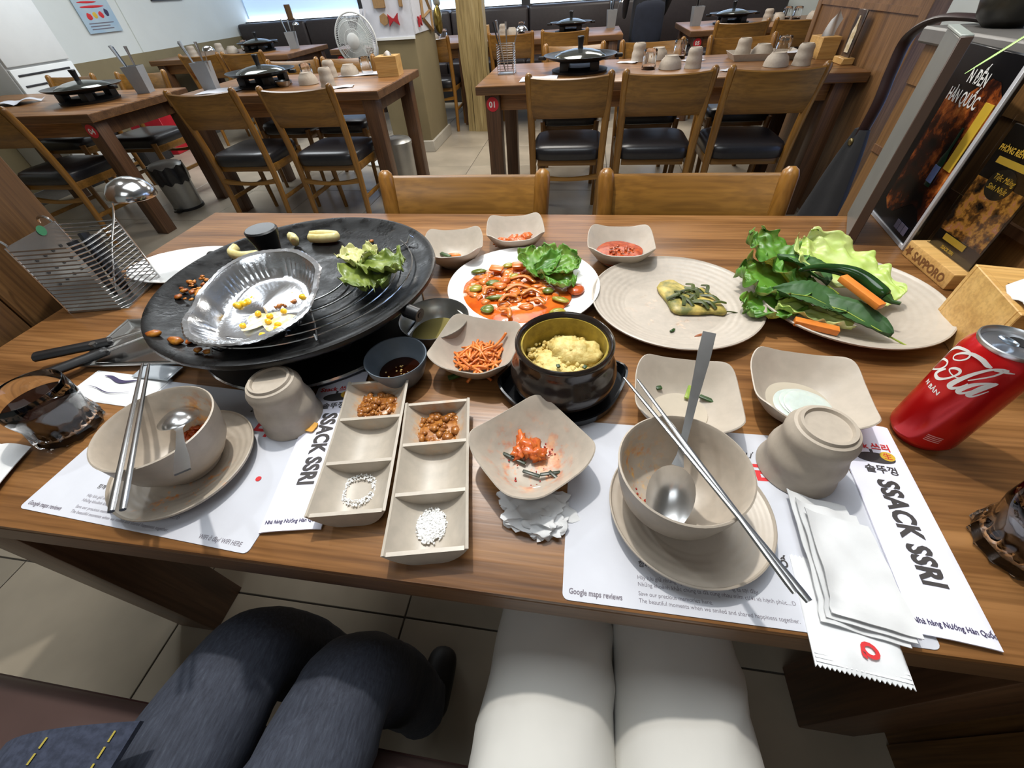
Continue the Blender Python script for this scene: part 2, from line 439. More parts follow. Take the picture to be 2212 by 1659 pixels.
# pilaster strip and printed poster on the left wall
struct(B().box((X0, 3.93, 0), (X0+.07, 4.06, ZC), .003, 1).build('trim_1', WHITE_WALL, smooth=0))
t = thing('wall_poster', 'pale blue wall poster with red lettering beside the refrigerator', 'poster', (X0+.016, 4.87, 1.02))
B().box((0, -.20, 0), (.004, .21, .52)).build('sheet', M('pale_blue_poster', (158, 182, 200), .4, col2=(176, 192, 198), scale=5), t, smooth=0)
for k, (y, z, w, h, m) in enumerate(((-.13, .10, .06, .055, INK_RED), (-.05, .11, .05, .05, INK_GOLD), (.02, .11, .06, .05, INK_RED), (.10, .12, .05, .06, INK_NAVY), (-.15, .19, .28, .018, INK_RED), (-.15, .225, .22, .016, INK_RED))):
    B().blob((.005, y+w/2, z+h/2), (.002, w/2, h/2), .3, k, 2).build('printed_mark', m, t)
for k, (y, w) in enumerate(((-.15, .3), (-.15, .24), (-.15, .27))): B().box((.004, y, .07-k*.022), (.005, y+w, .078-k*.022)).build('printed_line', INK_SOFT, t, smooth=0)
t = thing('picture_frame', 'dark picture frame hanging on the left wall near the corner', 'picture', (X0+.012, 5.93, 1.235))
B().box((0, -.25, 0), (.025, .25, .03)).build('frame_bar', DARKGREY, t, smooth=0)
B().box((0, -.25, .47), (.025, .25, .5)).build('frame_bar', DARKGREY, t, smooth=0)
B().box((0, -.25, .03), (.025, -.22, .47)).build('frame_bar', DARKGREY, t, smooth=0)
B().box((0, .22, .03), (.025, .25, .47)).build('frame_bar', DARKGREY, t, smooth=0)
B().box((0, -.22, .03), (.01, .22, .47)).build('canvas', M('muted_canvas', (140, 128, 110), .7, col2=(96, 92, 84), scale=6), t, smooth=0)

# wooden partition beyond the right end of table 01
pw = thing('wooden_partition', 'tall brown wooden partition at the right end of table 01', 'partition', (1.47, 0, 0))
B().box((0, 2.50, 0), (.05, 3.68, 1.55)).build('panel', PART_WOOD, pw, smooth=0)
B().box((-.012, 2.48, 0), (.062, 2.545, 1.6), .003, 1).build('end_post', PART_WOOD, pw)
B().box((-.012, 3.64, 0), (.062, 3.70, 1.6), .003, 1).build('end_post', PART_WOOD, pw)
B().box((-.010, 2.545, .97), (.06, 3.64, .995)).build('rail', PART_WOOD, pw, smooth=0)
# partition at the left end of the near table
lw = thing('wooden_partition', 'brown wooden partition panel at the left end of the near dining table', 'partition', (-1.10, 0, 0))
for k in range(2):
    y = .19+k*.18
    B().box((0, y+.0015, 0), (.05, y+.1785, 1.28), .003, 1).build('plank', wood('dark_partition_wood', (70, 48, 24), (92, 64, 34), (106, 76, 42), 'Z', 1.0, .5, .5), lw, smooth=0)  # wood tone darkened to paint in the shade on this panel
# counter to the right of the near table
ct = thing('wooden_counter', 'wooden serving counter with a dark top along the right end of the near table', 'counter', (.72, 0, 0))
B().box((0, -.5, 0), (.42, 1.10, 1.033)).build('body', PART_WOOD2, ct, smooth=0)
for y in (-.5, -.02, .46, .75, 1.05):
    B().box((-.006, y, 0), (0, y+.05, 1.03)).build('stile', PART_WOOD2, ct, smooth=0)
B().box((-.009, -.5, .965), (0, 1.10, 1.033)).build('rail', PART_WOOD2, ct, smooth=0)
B().box((-.02, -.52, 1.033), (.44, 1.12, 1.06), .004, 1).build('worktop', M('grey_laminate_top', (112, 108, 104), .35, var=.15, scale=12), ct)
B().box((-.0085, -.5, .83), (0, 1.10, .845)).build('groove_strip', WALNUT_V, ct, smooth=0)
# ------------------------------------------------------------------ dining chairs
def make_chair(label, group):
    t = thing('dining_chair', label, 'chair', group=group)
    for sx in (-1, 1):
        pts = catmull([(sx*.195, -.195, 0), (sx*.2, -.175, .25), (sx*.203, -.175, .46), (sx*.207, -.20, .66), (sx*.212, -.235, .815)], 4)
        rr = [.0165+.004*min(1, k/8) for k in range(len(pts))]
        top = pts[-1]
        B().tube(pts+[top+Vector((0, -.003, .012)), top+Vector((0, -.005, .019))], rr+[.017, .008], 10).build('back_leg', OAK_V, t)
        B().tube([(sx*.185, .20, 0), (sx*.195, .195, .43)], [.014, .02], 8).build('front_leg', OAK_V, t)
        B().cbox((sx*.198, .01, .388), (.022, .37, .045), .004).build('side_rail', OAK, t)
        B().cbox((sx*.195, .01, .20), (.016, .37, .024), .004).build('stretcher', OAK, t)
    def back(u, v):
        x = (u-.5)*.40; z = .628+v*.180
        y = -.192-.052*(z-.6)/.2-.028*(1-(2*u-1)**2)
        return (x, y, z + .008*(2*u-1)**2*(1 if v > .5 else -.6))
    b = B(); rings = []
    for k in range(11):
        u = k/10
        q = [Vector(back(u, v)) for v in (0, .5, 1)]
        rings.append([q[0]+Vector((0, .009, .003)), q[1]+Vector((0, .010, 0)), q[2]+Vector((0, .009, -.003)), q[2]+Vector((0, 0, .002)), q[2]+Vector((0, -.009, -.003)), q[1]+Vector((0, -.010, 0)), q[0]+Vector((0, -.009, .003)), q[0]+Vector((0, 0, -.002))])
    b.loft(rings).build('backrest', OAK, t, smooth=50)
    b = B(); rings = []
    for k in range(9):
        u = k/8; x = (u-.5)*.38; z = .300-.012*math.sin(u*PI); h = .028-.010*math.sin(u*PI)
        rings.append([(x, -.188, z), (x, -.168, z), (x, -.168, z+h), (x, -.188, z+h)])
    b.loft(rings).build('back_stretcher', OAK, t, smooth=40)
    for y in (-.150, .165): B().cbox((0, y, .385), (.35, .022, .035), .004).build('seat_rail', OAK, t)
    b = B(); rings = []
    for z, s in ((.402, .96), (.410, 1.0), (.455, 1.0), (.470, .95), (.479, .82), (.482, .4)):
        rings.append([((math.copysign(abs(math.cos(a))**.35, math.cos(a)))*.208*s, .015+(math.copysign(abs(math.sin(a))**.35, math.sin(a)))*.205*s, z) for a in [2*PI*k/40+.02 for k in range(40)]])
    b.loft(rings).build('seat_pad', LEATHER, t, smooth=60)
    return t
CH = [ # x, y, facing, label, group
 (-.085, 2.70, 0, 'oak chair with black pad next to the table leg bearing the red 01 sticker', None),
 (.413, 2.70, 0, 'oak chair with black pad at the middle of the long side of table 01', None),
 (.915, 2.69, 0, 'oak chair with black pad at table 01, nearest the brown wooden partition', None),
 (-.10, 3.53, PI, 'oak chair behind the black griddle on the far side of table 01', None),
 (.46, 3.53, PI, 'oak chair behind the upturned cups on the far side of table 01', None),
 (1.07, 3.53, PI, 'oak chair behind the beige serving tray on the far side of table 01', None),
 (-.306, .735, PI, 'oak chair pushed under the far edge of the near table behind the red stir-fry', None),
 (.278, .735, PI, 'oak chair pushed under the far edge of the near table behind the empty plate', None),
 (-2.21, 2.65, 0, 'oak chair at table 02 beside the leg with the red 02 sticker', None),
 (-1.61, 2.65, 0, 'oak chair at table 02 in front of the upturned cup and folded paper', None),
 (-1.878, 3.47, PI, 'oak chair on the far side of table 02 in front of the white fan', None),
 (-2.36, 3.47, PI, 'oak chair on the far side of table 02 behind its griddle lid', None),
 (-3.41, 2.33, 0, 'oak chair at table 04 in front of the griddle, beside the wooden partition', None),
 (-3.49, 3.15, PI, 'oak chair on the far side of table 04 behind the cutlery holder', None),
 (-4.15, 3.15, PI, 'oak chair on the far side of table 04 in front of the refrigerator', None),
 (-3.40, 4.80, 0, 'oak chair at the corner table under the wooden plaque, beside the red sticker', None),
 (-3.88, 4.80, 0, 'oak chair at the corner table in front of its upturned pink-beige cups', None),
 (-.755, 5.22, 0, 'oak chair beside the rough wooden post, in front of cups and bowls', None),
 (-.23, 5.22, 0, 'oak chair at the table beside the wooden post, in front of its griddle', None),
 (1.345, 5.12, 0, 'oak chair at the rear table behind the partition, in front of its griddle', None),
 (1.84, 5.12, 0, 'oak chair at table 05 partly behind the brown partition', None),
 (-1.60, 5.20, 0, 'oak chair seen edge-on between the pillar and the wooden post', None)]
chair0 = None
for x, y, r, lab, g in CH:
    if chair0 is None: chair0 = make_chair(lab, 'oak dining chairs'); ch = chair0
    else: ch = dup(chair0, label=lab)
    ch.location = (x, y, 0); ch.rotation_euler = (0, 0, r)

# ------------------------------------------------------------------ dining tables
def dining_table(x0, x1, y0, y1, label, num=None, leg=.09, side='L'):
    cx, cy = (x0+x1)/2, (y0+y1)/2; w, d = (x1-x0)/2, (y1-y0)/2
    t = thing('dining_table', label, 'table', (cx, cy, 0))
    B().box((-w, -d, TZ-.045), (w, d, TZ), .003, 2).build('table_top', WALNUT, t)
    B().box((-w-.0008, -d-.0008, TZ-.042), (w+.0008, d+.0008, TZ-.004), .002, 1).build('edge_band', WALNUT_EDGE, t)
    for sx in (-1, 1):
        for sy in (-1, 1):
            B().cbox((sx*(w-.045-leg/2), sy*(d-.035-leg/2), (TZ-.045)/2), (leg, leg, TZ-.045), .003).build('leg', WALNUT_V, t)
    for sy in (-1, 1):
        B().cbox((0, sy*(d-.035-leg/2), TZ-.09), (2*w-.09-2*leg, .022, .085), .002).build('apron', WALNUT, t)
        B().cbox((sy*(w-.045-leg/2), 0, TZ-.09), (.022, 2*d-.07-2*leg, .085), .002).build('apron', WALNUT_V, t)
    if num:
        sx = -1 if side == 'L' else 1
        lx, ly = sx*(w-.045-leg/2), -(d-.035)-.0015
        m = Matrix.Translation((lx, ly, TZ-.095)) @ Matrix.Rotation(PI/2, 4, 'X')
        s = B(m).prism([(.037*math.cos(2*PI*k/28), .037*math.sin(2*PI*k/28)) for k in range(28)], 0, .0015).build('number_sticker', RED_ST, t, smooth=0)
        text('printed_number', num, .042, INK_WHITE, m @ Matrix.Translation((0, -.0145, .0019)), s, bold=.001, align='CENTER')
    return t
dining_table(-1.03, .70, 0, .90, 'long walnut laminate dining table laden with plates in the foreground', leg=.11)
dining_table(-.64, 1.455, 2.70, 3.55, 'long walnut dining table numbered 01 against the brown partition', '01')
dining_table(-2.72, -1.25, 2.70, 3.52, 'walnut dining table numbered 02 with a bamboo tissue box at its end', '02')
dining_table(-4.55, -2.92, 2.30, 3.13, 'walnut dining table numbered 04 in front of the refrigerator', '04', side='R')
dining_table(-1.225, .34, 5.25, 6.2, 'walnut dining table numbered 06 beside the rough wooden post', '06')
dining_table(.97, 2.45, 5.18, 6.2, 'walnut dining table numbered 05 behind the brown partition', '05')
dining_table(-4.95, -3.22, 5.05, 6.0, 'walnut dining table numbered 03 in the corner by the lit panel', '03', side='R')
dining_table(-2.82, -1.245, 5.25, 6.2, 'walnut dining table numbered 08 half hidden behind the fan and pillar', '08')

# ------------------------------------------------------------------ table ware on the other tables
BEIGE = M('beige_stoneware', (182, 171, 157), .42, var=.07, scale=70, bump=.03)
BEIGE_RAW = M('beige_stoneware_matt', (176, 164, 149), .6, var=.08, scale=90, bump=.06)
IRON = M('black_cast_iron', (26, 27, 28), .34, var=.35, scale=25, bump=.1)
IRON_DULL = M('black_stove_enamel', (18, 18, 19), .45, var=.2, scale=20)
CLEAR = glass('clear_glass')
def prof_cup(h, rt, rb, n=40):
    "an upturned ribbed tumbler, foot ring on top"
    pr = [(0, h-.004), (rt*.66, h-.0038), (rt*.70, h), (rt*.80, h), (rt*.84, h-.0035), (rt*.93, h-.0045), (rt*.99, h-.009)]
    for k in range(1, 13):
        u = k/13
        pr.append((rt+(rb-rt)*u+.0013*math.sin(u*PI*4.2+.4), (h-.008)*(1-u)))
    pr += [(rb, .001), (rb-.0015, 0), (rb-.0035, .001), (rt-.004, h-.014), (0, h-.014)]
    return pr
def cup(loc, label, group=None, h=.098, rt=.038, rb=.049):
    t = B().lathe(prof_cup(h, rt, rb)).build('cup', BEIGE_RAW, smooth=35)
    t.location = loc; return tag(t, label, 'cup', group)
def upbowl(loc, label, group=None, r=.066, h=.064):
    pr = [(0, h-.003), (r*.5, h-.003), (r*.52, h), (r*.58, h), (r*.6, h-.006), (r*.82, h*.7), (r*.96, h*.35), (r, .002), (r-.003, 0), (r-.005, .003), (r*.8, h*.6), (r*.5, h*.85), (0, h*.86)]
    t = B().lathe(pr, 32).build('rice_bowl', BEIGE_RAW, smooth=40)
    t.location = loc; return tag(t, label, 'bowl', group)
def upglass(loc, label, group=None):
    b = B(); rings = []; n = 36
    for r, z, fl in ((.034, .0, 0), (.033, .012, 0), (.031, .035, .0), (.031, .06, .0016), (.030, .075, .0016), (.028, .078, 0)):
        rings.append([(1.25*(r+fl*math.cos(12*a))*math.cos(a), 1.25*(r+fl*math.cos(12*a))*math.sin(a), z*1.25) for a in [2*PI*k/n for k in range(n)]])
    for r, z in ((.024, .066), (.027, .05), (.029, .02), (.0315, .0)):
        rings.append([(1.25*r*math.cos(2*PI*k/n), 1.25*r*math.sin(2*PI*k/n), z*1.25) for k in range(n)])
    b.loft(rings, caps=False)
    # close the base (upper end of the upturned tumbler) and the well
    t = b.build('water_glass', CLEAR, smooth=40)
    bm = bmesh.new(); bm.from_mesh(t.data); bmesh.ops.holes_fill(bm, edges=[e for e in bm.edges if e.is_boundary], sides=0); bm.to_mesh(t.data); bm.free()
    t.location = loc; return tag(t, label, 'glass', group)
def griddle(loc, label, tbl, rz=0.):
    t = thing('lidded_griddle', label, 'griddle', loc, rz, 'lidded griddles on the other tables')
    B().lathe([(0, 0), (.17, 0), (.175, .012), (.12, .02), (.11, .03), (0, .03)], 32).build('drip_plate', IRON_DULL, t)
    for k in range(4):
        a = PI/4+k*PI/2
        B().cbox((.13*math.cos(a), .13*math.sin(a), .036), (.055, .055, .045), .004).build('stove_foot', IRON_DULL, t)
    B().lathe([(0, .055), (.14, .055), (.205, .072), (.222, .082), (.226, .086), (.218, .086), (.20, .078), (.14, .066), (0, .066)], 44).build('pan', IRON, t)
    d = B().lathe([(.16, .074), (.155, .082), (.12, .096), (.08, .106), (.04, .112), (0, .113)], 40).build('lid_dome', M('smoked_lid_steel', (120, 124, 120), .12, .85, var=.1, scale=20), t)
    B().lathe([(0, .111), (.017, .111), (.015, .124), (.019, .158), (.021, .166), (.018, .17), (0, .17)], 18).build('knob', BLACK_PL, d)
    for sx in (-1, 1): B().cbox((sx*.235, 0, .072), (.05, .03, .02), .006).build('side_handle', IRON_DULL, t)
    return t
def wire_holder(loc, label, rz=0., h=.15, w=.052, plain=False, ladle=True):
    t = thing('cutlery_holder', label, 'cutlery holder', loc, rz, 'cutlery holders on the other tables')
    if plain:
        B().loft([[(s*x, s*y, z) for x, y in ((-w, -w), (w, -w), (w, w), (-w, w))] for s, z in ((.8, 0), (1, h), (.96, h), (.77, .006))], caps=False).build('box', M('frosted_acrylic', (150, 153, 156), .35, var=.05, scale=20, Alpha=1.0), t, smooth=0)
        B().box((-w*.77, -w*.77, 0), (w*.77, w*.77, .006)).build('bottom', STEEL, t, smooth=0)
    else:
        for k in range(13):
            z = .006+k*(h-.008)/12
            B().tube([(-w, -w, z), (w, -w, z), (w, w, z), (-w, w, z)], .0016, 4, closed=True).build('wire_hoop', CHROME, t, smooth=0)
        for sx in (-1, 1):
            for sy in (-1, 1): B().cyl((sx*w, sy*w, 0), (sx*w, sy*w, h+.008), .002, n=5).build('corner_rod', CHROME, t)
        B().box((-w, -w, 0), (w, w, .003)).build('bottom', STEEL, t, smooth=0)
    return t
def utensils(loc, tbl, spread=1.0, ladle=True):
    x, y, z = loc
    g = f'utensils in the holder on {tbl}'
    for k, (dx, dy, L) in enumerate(((-.02, .01, .24), (-.01, -.012, .25), (.008, .014, .24))):
        a = Vector((x+dx*.6, y+dy, z+.012)); b = a+Vector((dx*2.2*spread-.02, dy, L))
        o = B().tube([a, a+(b-a)*.55, b], [.005, .006, .014], 8, flat=.5).build('scissors' if k == 0 else 'tongs', BLACK_PL if k == 0 else STEEL)
        tag(o, (f'black-handled scissors standing in the cutlery holder on {tbl}' if k == 0 else f'steel tongs standing in the cutlery holder on {tbl}'), 'scissors' if k == 0 else 'tongs', g)
    if ladle:
        t = thing('ladle', f'steel ladle hooked over the cutlery holder on {tbl}', 'ladle', (x+.035, y, z+.02), group=g)
        B().tube([(0, 0, 0), (.02, 0, .12), (.04, 0, .185)], .003, 6).build('handle', STEEL, t)
        B(Tm(.07, 0, .185)).lathe([(.037, 0), (.036, .006), (.028, .018), (.012, .025), (0, .026)], 20).build('scoop', CHROME, t)
def tissue_box(loc, rz, label, s=(.13, .12, .10), tuft=1.0):
    t = thing('tissue_box', label, 'tissue box', loc, rz, 'bamboo tissue boxes')
    w, d, h = s[0]/2, s[1]/2, s[2]; th = .008
    B().box((-w, -d, 0), (w, -d+th, h), .001, 1).build('side_board', BAMBOO, t, smooth=0)
    B().box((-w, d-th, 0), (w, d, h), .001, 1).build('side_board', BAMBOO, t, smooth=0)
    B().box((-w, -d+th, 0), (-w+th, d-th, h), .001, 1).build('end_board', BAMBOO, t, smooth=0)
    B().box((w-th, -d+th, 0), (w, d-th, h), .001, 1).build('end_board', BAMBOO, t, smooth=0)
    for sg in (-1, 1):
        y0, y1 = sorted((sg*(d-th), sg*.016)); B().box((-w+th, y0, h-th), (w-th, y1, h-.0005)).build('lid_board', BAMBOO, t, smooth=0)
    for sg in (-1, 1):
        x0, x1 = sorted((sg*(w-th), sg*.045)); B().box((x0, -.016, h-th), (x1, .016, h-.0005)).build('lid_board', BAMBOO, t, smooth=0)
    B().box((-w+th, -d+th, 0), (w-th, d-th, .01)).build('bottom_board', BAMBOO, t, smooth=0)
    def tf(u, v):
        return ((u-.5)*.075*(1-.25*v)+.012*v*tuft, .012*math.sin(u*7+v*3)*(.3+v), h-.03+v*(.03+.075*tuft)*(1-.35*abs(2*u-1)))
    tag(B().grid(tf, 10, 8, .0006).build('tissue', TISSUE, t), None)
    return t
NM = {'01': 'the table against the brown partition', '02': 'the table in front of the fan', '04': 'the table in front of the refrigerator', '06': 'the table beside the wooden post', '05': 'the rear table behind the partition', '03': 'the corner table', '08': 'the table behind the fan'}
T1, T2, T4 = NM['01'], NM['02'], NM['04']
griddle((-.045, 3.10, TZ), 'black griddle with a domed lid on '+NM['01'], T1)
griddle((-2.22, 3.06, TZ), 'black griddle with a domed lid on '+NM['02'], T2)
griddle((-3.32, 2.72, TZ), 'black griddle with a domed lid on '+NM['04'], T4)
griddle((-.20, 5.78, TZ), 'black griddle with a domed lid on '+NM['06'], '06')
griddle((1.45, 5.72, TZ), 'black griddle with a domed lid on '+NM['05'], '05')
griddle((-3.85, 5.55, TZ), 'black griddle with a domed lid on '+NM['03'], '03')
wire_holder((-.515, 3.13, TZ), 'wire cutlery holder at the left end of table 01', 0); utensils((-.515, 3.13, TZ), T1)
wire_holder((-2.60, 3.00, TZ), 'frosted cutlery holder on the table in front of the fan', .3, plain=True); utensils((-2.60, 3.00, TZ), T2, 1.6)
wire_holder((-3.12, 2.98, TZ), 'frosted cutlery holder on the table in front of the refrigerator', .3, plain=True); utensils((-3.12, 2.98, TZ), T4, 1.3, False)
wire_holder((.24, 6.02, TZ), 'frosted cutlery holder on the table beside the wooden post', .1, plain=True); utensils((.24, 6.02, TZ), NM['06'], -1.2)
wire_holder((1.09, 5.68, TZ), 'frosted cutlery holder on the rear table behind the partition', .1, plain=True); utensils((1.09, 5.68, TZ), NM['05'], -1.0, False)
wire_holder((-3.44, 5.62, TZ), 'frosted cutlery holder on the corner table', .2, plain=True); utensils((-3.44, 5.62, TZ), NM['03'])
for x, y, l in ((.34, 3.40, 'beige cup standing upside down between the griddle and bowl on table 01'), (.63, 3.04, 'beige cup upside down beside the front bowl on table 01'),
                (1.21, 2.98, 'beige cup upside down in front of the serving tray on table 01')):
    cup((x, y, TZ), l)
for x, y, l in ((.47, 3.45, 'upturned beige bowl behind the upturned glasses on table 01'), (.50, 3.05, 'upturned beige bowl between a glass and a cup at the front of table 01'),
                (1.075, 2.98, 'upturned beige bowl in front of the serving tray on table 01')):
    upbowl((x, y, TZ), l)
upglass((.61, 3.46, TZ), 'upturned fluted glass at the back of table 01')
upglass((.375, 3.06, TZ), 'upturned fluted glass at the front of table 01')
t = thing('serving_tray', 'long beige serving tray with raised rim on table 01', 'tray', (1.09, 3.30, TZ), -.03)
B().loft([[(s*x, s2*y, z) for x, y in ((-.2, -.11), (.2, -.11), (.2, .11), (-.2, .11))] for s, s2, z in ((.9, .85, 0), (1, 1, .035), (.985, .97, .035), (.885, .82, .006))], caps=True).build('tray_body', BEIGE, t, smooth=0)
cup((.965, 3.30, TZ+.006), 'beige cup upside down on the serving tray of table 01')
upbowl((1.085, 3.31, TZ+.006), 'upturned beige bowl on the serving tray of table 01')
upglass((1.20, 3.31, TZ+.006), 'upturned fluted glass on the serving tray of table 01')
tissue_box((1.40, 3.24, TZ), .05, 'bamboo tissue box with a tall tissue tuft at the partition end of table 01', (.10, .16, .10), 1.7)
tissue_box((-1.37, 3.27, TZ), .08, 'bamboo tissue box at the end of table 02 near the pillar', (.15, .13, .11), .35)
tissue_box((-1.18, 5.72, TZ), 0, 'bamboo tissue box on table 06 beside the wooden post', (.14, .12, .10), .6)
cup((-1.68, 2.93, TZ), 'beige cup upside down beside the folded paper on table 02')
cup((-1.84, 3.30, TZ), 'beige cup upside down near the bowl at the back of table 02')
upbowl((-1.72, 3.36, TZ), 'upturned beige bowl at the back of table 02')
upbowl((-1.88, 3.04, TZ), 'upturned beige bowl in the middle of table 02')
upglass((-1.60, 3.40, TZ), 'upturned fluted glass at the back of table 02')
upglass((-1.945, 3.17, TZ), 'upturned fluted glass beside the griddle on table 02')
o = B().lathe([(0, 0), (.03, 0), (.046, .02), (.05, .032), (.048, .032), (.043, .02), (.028, .003), (0, .003)], 28).build('steel_bowl', STEEL); o.location = (-2.03, 2.98, TZ)
tag(o, 'small steel bowl beside the griddle on table 02', 'bowl')
for tb, pts in (('06', ((-.96, 5.80, 'c'), (-.86, 5.82, 'b'), (-.77, 5.95, 'g'))), ('05', ((1.80, 5.72, 'c'), (1.90, 5.72, 'b'), (2.02, 5.86, 'g'), (2.10, 5.80, 'g'), (2.24, 5.72, 'b'), (2.33, 5.78, 'c'))),
                ('03', ((-4.30, 5.45, 'c'), (-4.18, 5.5, 'b'), (-4.14, 5.70, 'g'), (-4.55, 5.3, 'c'))), ('08', ((-1.60, 5.6, 'g'), (-1.72, 5.6, 'b')))):
    for x, y, k in pts:
        if k == 'c': cup((x, y, TZ), f'beige cup upside down on {NM[tb]}', f'cups on {NM[tb]}')
        elif k == 'b': upbowl((x, y, TZ), f'upturned beige bowl on {NM[tb]}', f'bowls on {NM[tb]}')
        else: upglass((x, y, TZ), f'upturned fluted glass on {NM[tb]}', f'glasses on {NM[tb]}')
def napkin(loc, w, d, rz, label, group=None, crease=.004, m=None):
    o = B().grid(lambda u, v: ((u-.5)*w, (v-.5)*d, .0015+crease*abs(math.sin(u*5+v*3+loc[0]*9))*(.4+u)), 10, 8, .0008).build('folded_paper', m or PAPER)
    o.location = loc; o.rotation_euler = (0, 0, rz); return tag(o, label, 'paper', group)
napkin((-1.56, 2.86, TZ+.001), .16, .09, .3, 'folded paper wrapper beside the upturned cup on table 02')
napkin((-1.62, 3.36, TZ+.001), .34, .14, .05, 'white paper place mat under the glasses of table 02')
napkin((.27, 3.36, TZ+.001), .13, .08, -.4, 'folded paper wrapper next to the griddle on table 01')
napkin((.68, 3.32, TZ+.001), .12, .1, .5, 'folded paper wrapper beside the upturned glasses of table 01')
napkin((-.28, 2.86, TZ+.001), .22, .16, .0, 'white place mat under the griddle edge on table 01')
napkin((1.24, 3.18, TZ+.037), .16, .06, .2, 'paper sheet on the rim of the serving tray')
napkin((.80, 2.90, TZ+.001), .08, .05, .5, 'small paper corner on table 01 behind the middle chair')
napkin((-3.95, 2.72, TZ+.001), .30, .2, .1, 'white paper place mat on table 04', crease=.02)
napkin((-2.45, 2.90, TZ+.001), .28, .2, .1, 'white paper place mat under the griddle on table 02')
# menu stand against the partition
t = thing('menu_stand', 'clear acrylic stand with a bottle picture on table 01 by the partition', 'menu stand', (1.425, 2.98, TZ))
B().box((-.03, -.06, 0), (.03, .06, .03), .003, 1).build('wooden_base', BAMBOO, t)
B().box((-.004, -.05, .028), (.004, .05, .225), .002, 1).build('card', M('dark_menu_card', (104, 82, 62), .3, col2=(50, 40, 34), scale=14), t)
B().tube([(-.006, 0, .05), (-.006, 0, .14), (-.006, 0, .165), (-.006, 0, .20)], [.022, .022, .009, .008], 10, flat=.2).build('bottle_print', M('bottle_print', (196, 170, 120), .4, col2=(225, 214, 190), scale=30), t)

# pedestal fan
FANM = M('white_fan_plastic', (214, 217, 216), .4, var=.03, scale=10)
fx, fy, fz, fr = -1.89, 3.97, .90, .172
fn = thing('pedestal_fan', 'white pedestal fan with a round wire guard standing behind table 02', 'fan', (fx, fy, 0))
B().lathe([(0, 0), (.19, 0), (.195, .015), (.17, .03), (.05, .045), (0, .045)], 32).build('base', FANM, fn)
B().cyl((0, .05, .04), (0, .05, .86), .014, n=12).build('pole', FANM, fn)
B().cbox((0, .06, .80), (.06, .07, .14), .012).build('neck', FANM, fn)
B().cyl((0, .03, fz), (0, .17, fz), .055, .04, 20).build('motor_housing', FANM, fn)
for yy, nm in ((-.045, 'front_guard'), (.035, 'rear_guard')):
    b = B()
    for k in range(84):
        a = 2*PI*k/84
        b.tube([(.045*math.cos(a), yy*1.25, fz+.045*math.sin(a)), (.11*math.cos(a), yy*1.15, fz+.11*math.sin(a)), (fr*math.cos(a+.12), 0, fz+fr*math.sin(a+.12))], .0013, 3)
    for r, q in ((.075, 1.2), (.125, 1.0)):
        b.tube([(r*math.cos(2*PI*k/40), yy*q, fz+r*math.sin(2*PI*k/40)) for k in range(40)], .0016, 4, closed=True)
    stuff(b.build(nm, FANM, fn))
B().tube([(fr*math.cos(2*PI*k/48), 0, fz+fr*math.sin(2*PI*k/48)) for k in range(48)], .007, 8, closed=True).build('guard_rim', FANM, fn)
B(Tm(0, -.058, fz, rx=PI/2)).lathe([(0, .008), (.04, .006), (.052, 0), (.05, -.008), (0, -.008)], 28).build('centre_cap', FANM, fn)
FANB = M('pale_fan_blade', (186, 192, 192), .3, var=.05, scale=10)
for k in range(3):
    a0 = k*2*PI/3+.4
    B().grid(lambda u, v: ((.03+.12*u)*math.cos(a0+(v-.5)*1.5), -.012+.03*(v-.5), fz+(.03+.12*u)*math.sin(a0+(v-.5)*1.5)), 6, 10, .002).build('blade', FANB, fn)

# pedal bins
def bin_(loc, label, r, h, liner):
    t = thing('pedal_bin', label, 'bin', loc)
    B().lathe([(0, 0), (r*.9, 0), (r*.92, .015), (r, h*.95), (r*1.01, h), (0, h)], 36).build('drum', M('bin_steel', (172, 172, 168), .38, .75, var=.12, scale=6), t)
    B().lathe([(r*.95, 0), (r*.97, .0), (r*.97, .018), (r*.9, .018)], 36, caps=False).build('base_ring', BLACK_PL, t)
    l = B().lathe([(r*1.03, h-.01), (r*1.04, h+.012), (r*.9, h+.03), (r*.5, h+.042), (0, h+.045)], 36, caps=False).build('lid', M('bin_steel', None), t)
    B().cbox((.02, -r-.02, .02), (.05, .05, .012), .004).build('pedal', BLACK_PL, t)
    if liner:
        b = B(); n = 48; rings = []
        for z, k, am in ((h-.10, 1.02, .02), (h-.05, 1.08, .05), (h-.02, 1.07, .03), (h+.014, 1.06, .01)):
            rings.append([(r*(k+am*noise.noise(Vector((math.cos(2*PI*i/n)*3, math.sin(2*PI*i/n)*3, z*20))))*math.cos(2*PI*i/n), r*(k+am*noise.noise(Vector((math.cos(2*PI*i/n)*3, math.sin(2*PI*i/n)*3, z*20))))*math.sin(2*PI*i/n), z-.01*(math.sin(i*1.3))) for i in range(n)])
        b.loft(rings, caps=False).build('bag_liner', M('black_bin_bag', (28, 30, 34), .25, var=.3, scale=30, bump=.3), t)
    return t
bin_((-3.18, 2.83, 0), 'steel pedal bin with a black bag liner between tables 04 and 02', .115, .30, True)
bin_((-1.42, 3.22, 0), 'bare steel pedal bin under the end of table 02 near the pillar', .11, .34, False)
REDB = M('red_box_card', (176, 26, 40), .5, var=.12, scale=8)
t = thing('red_box', 'red cardboard box on the floor by the left wall seen under table 04', 'box', (-4.68, 4.45, 0), .1)
B().box((-.19, -.18, 0), (.19, .18, .36), .004, 1).build('carton', REDB, t)
B().box((-.19, -.035, .36), (.19, .035, .362)).build('tape', M('brown_tape', (168, 130, 88), .4), t, smooth=0)
t = thing('beer_crate', 'dark crate of bottles on the floor beside the red box', 'crate', (-4.66, 4.05, 0), 0)
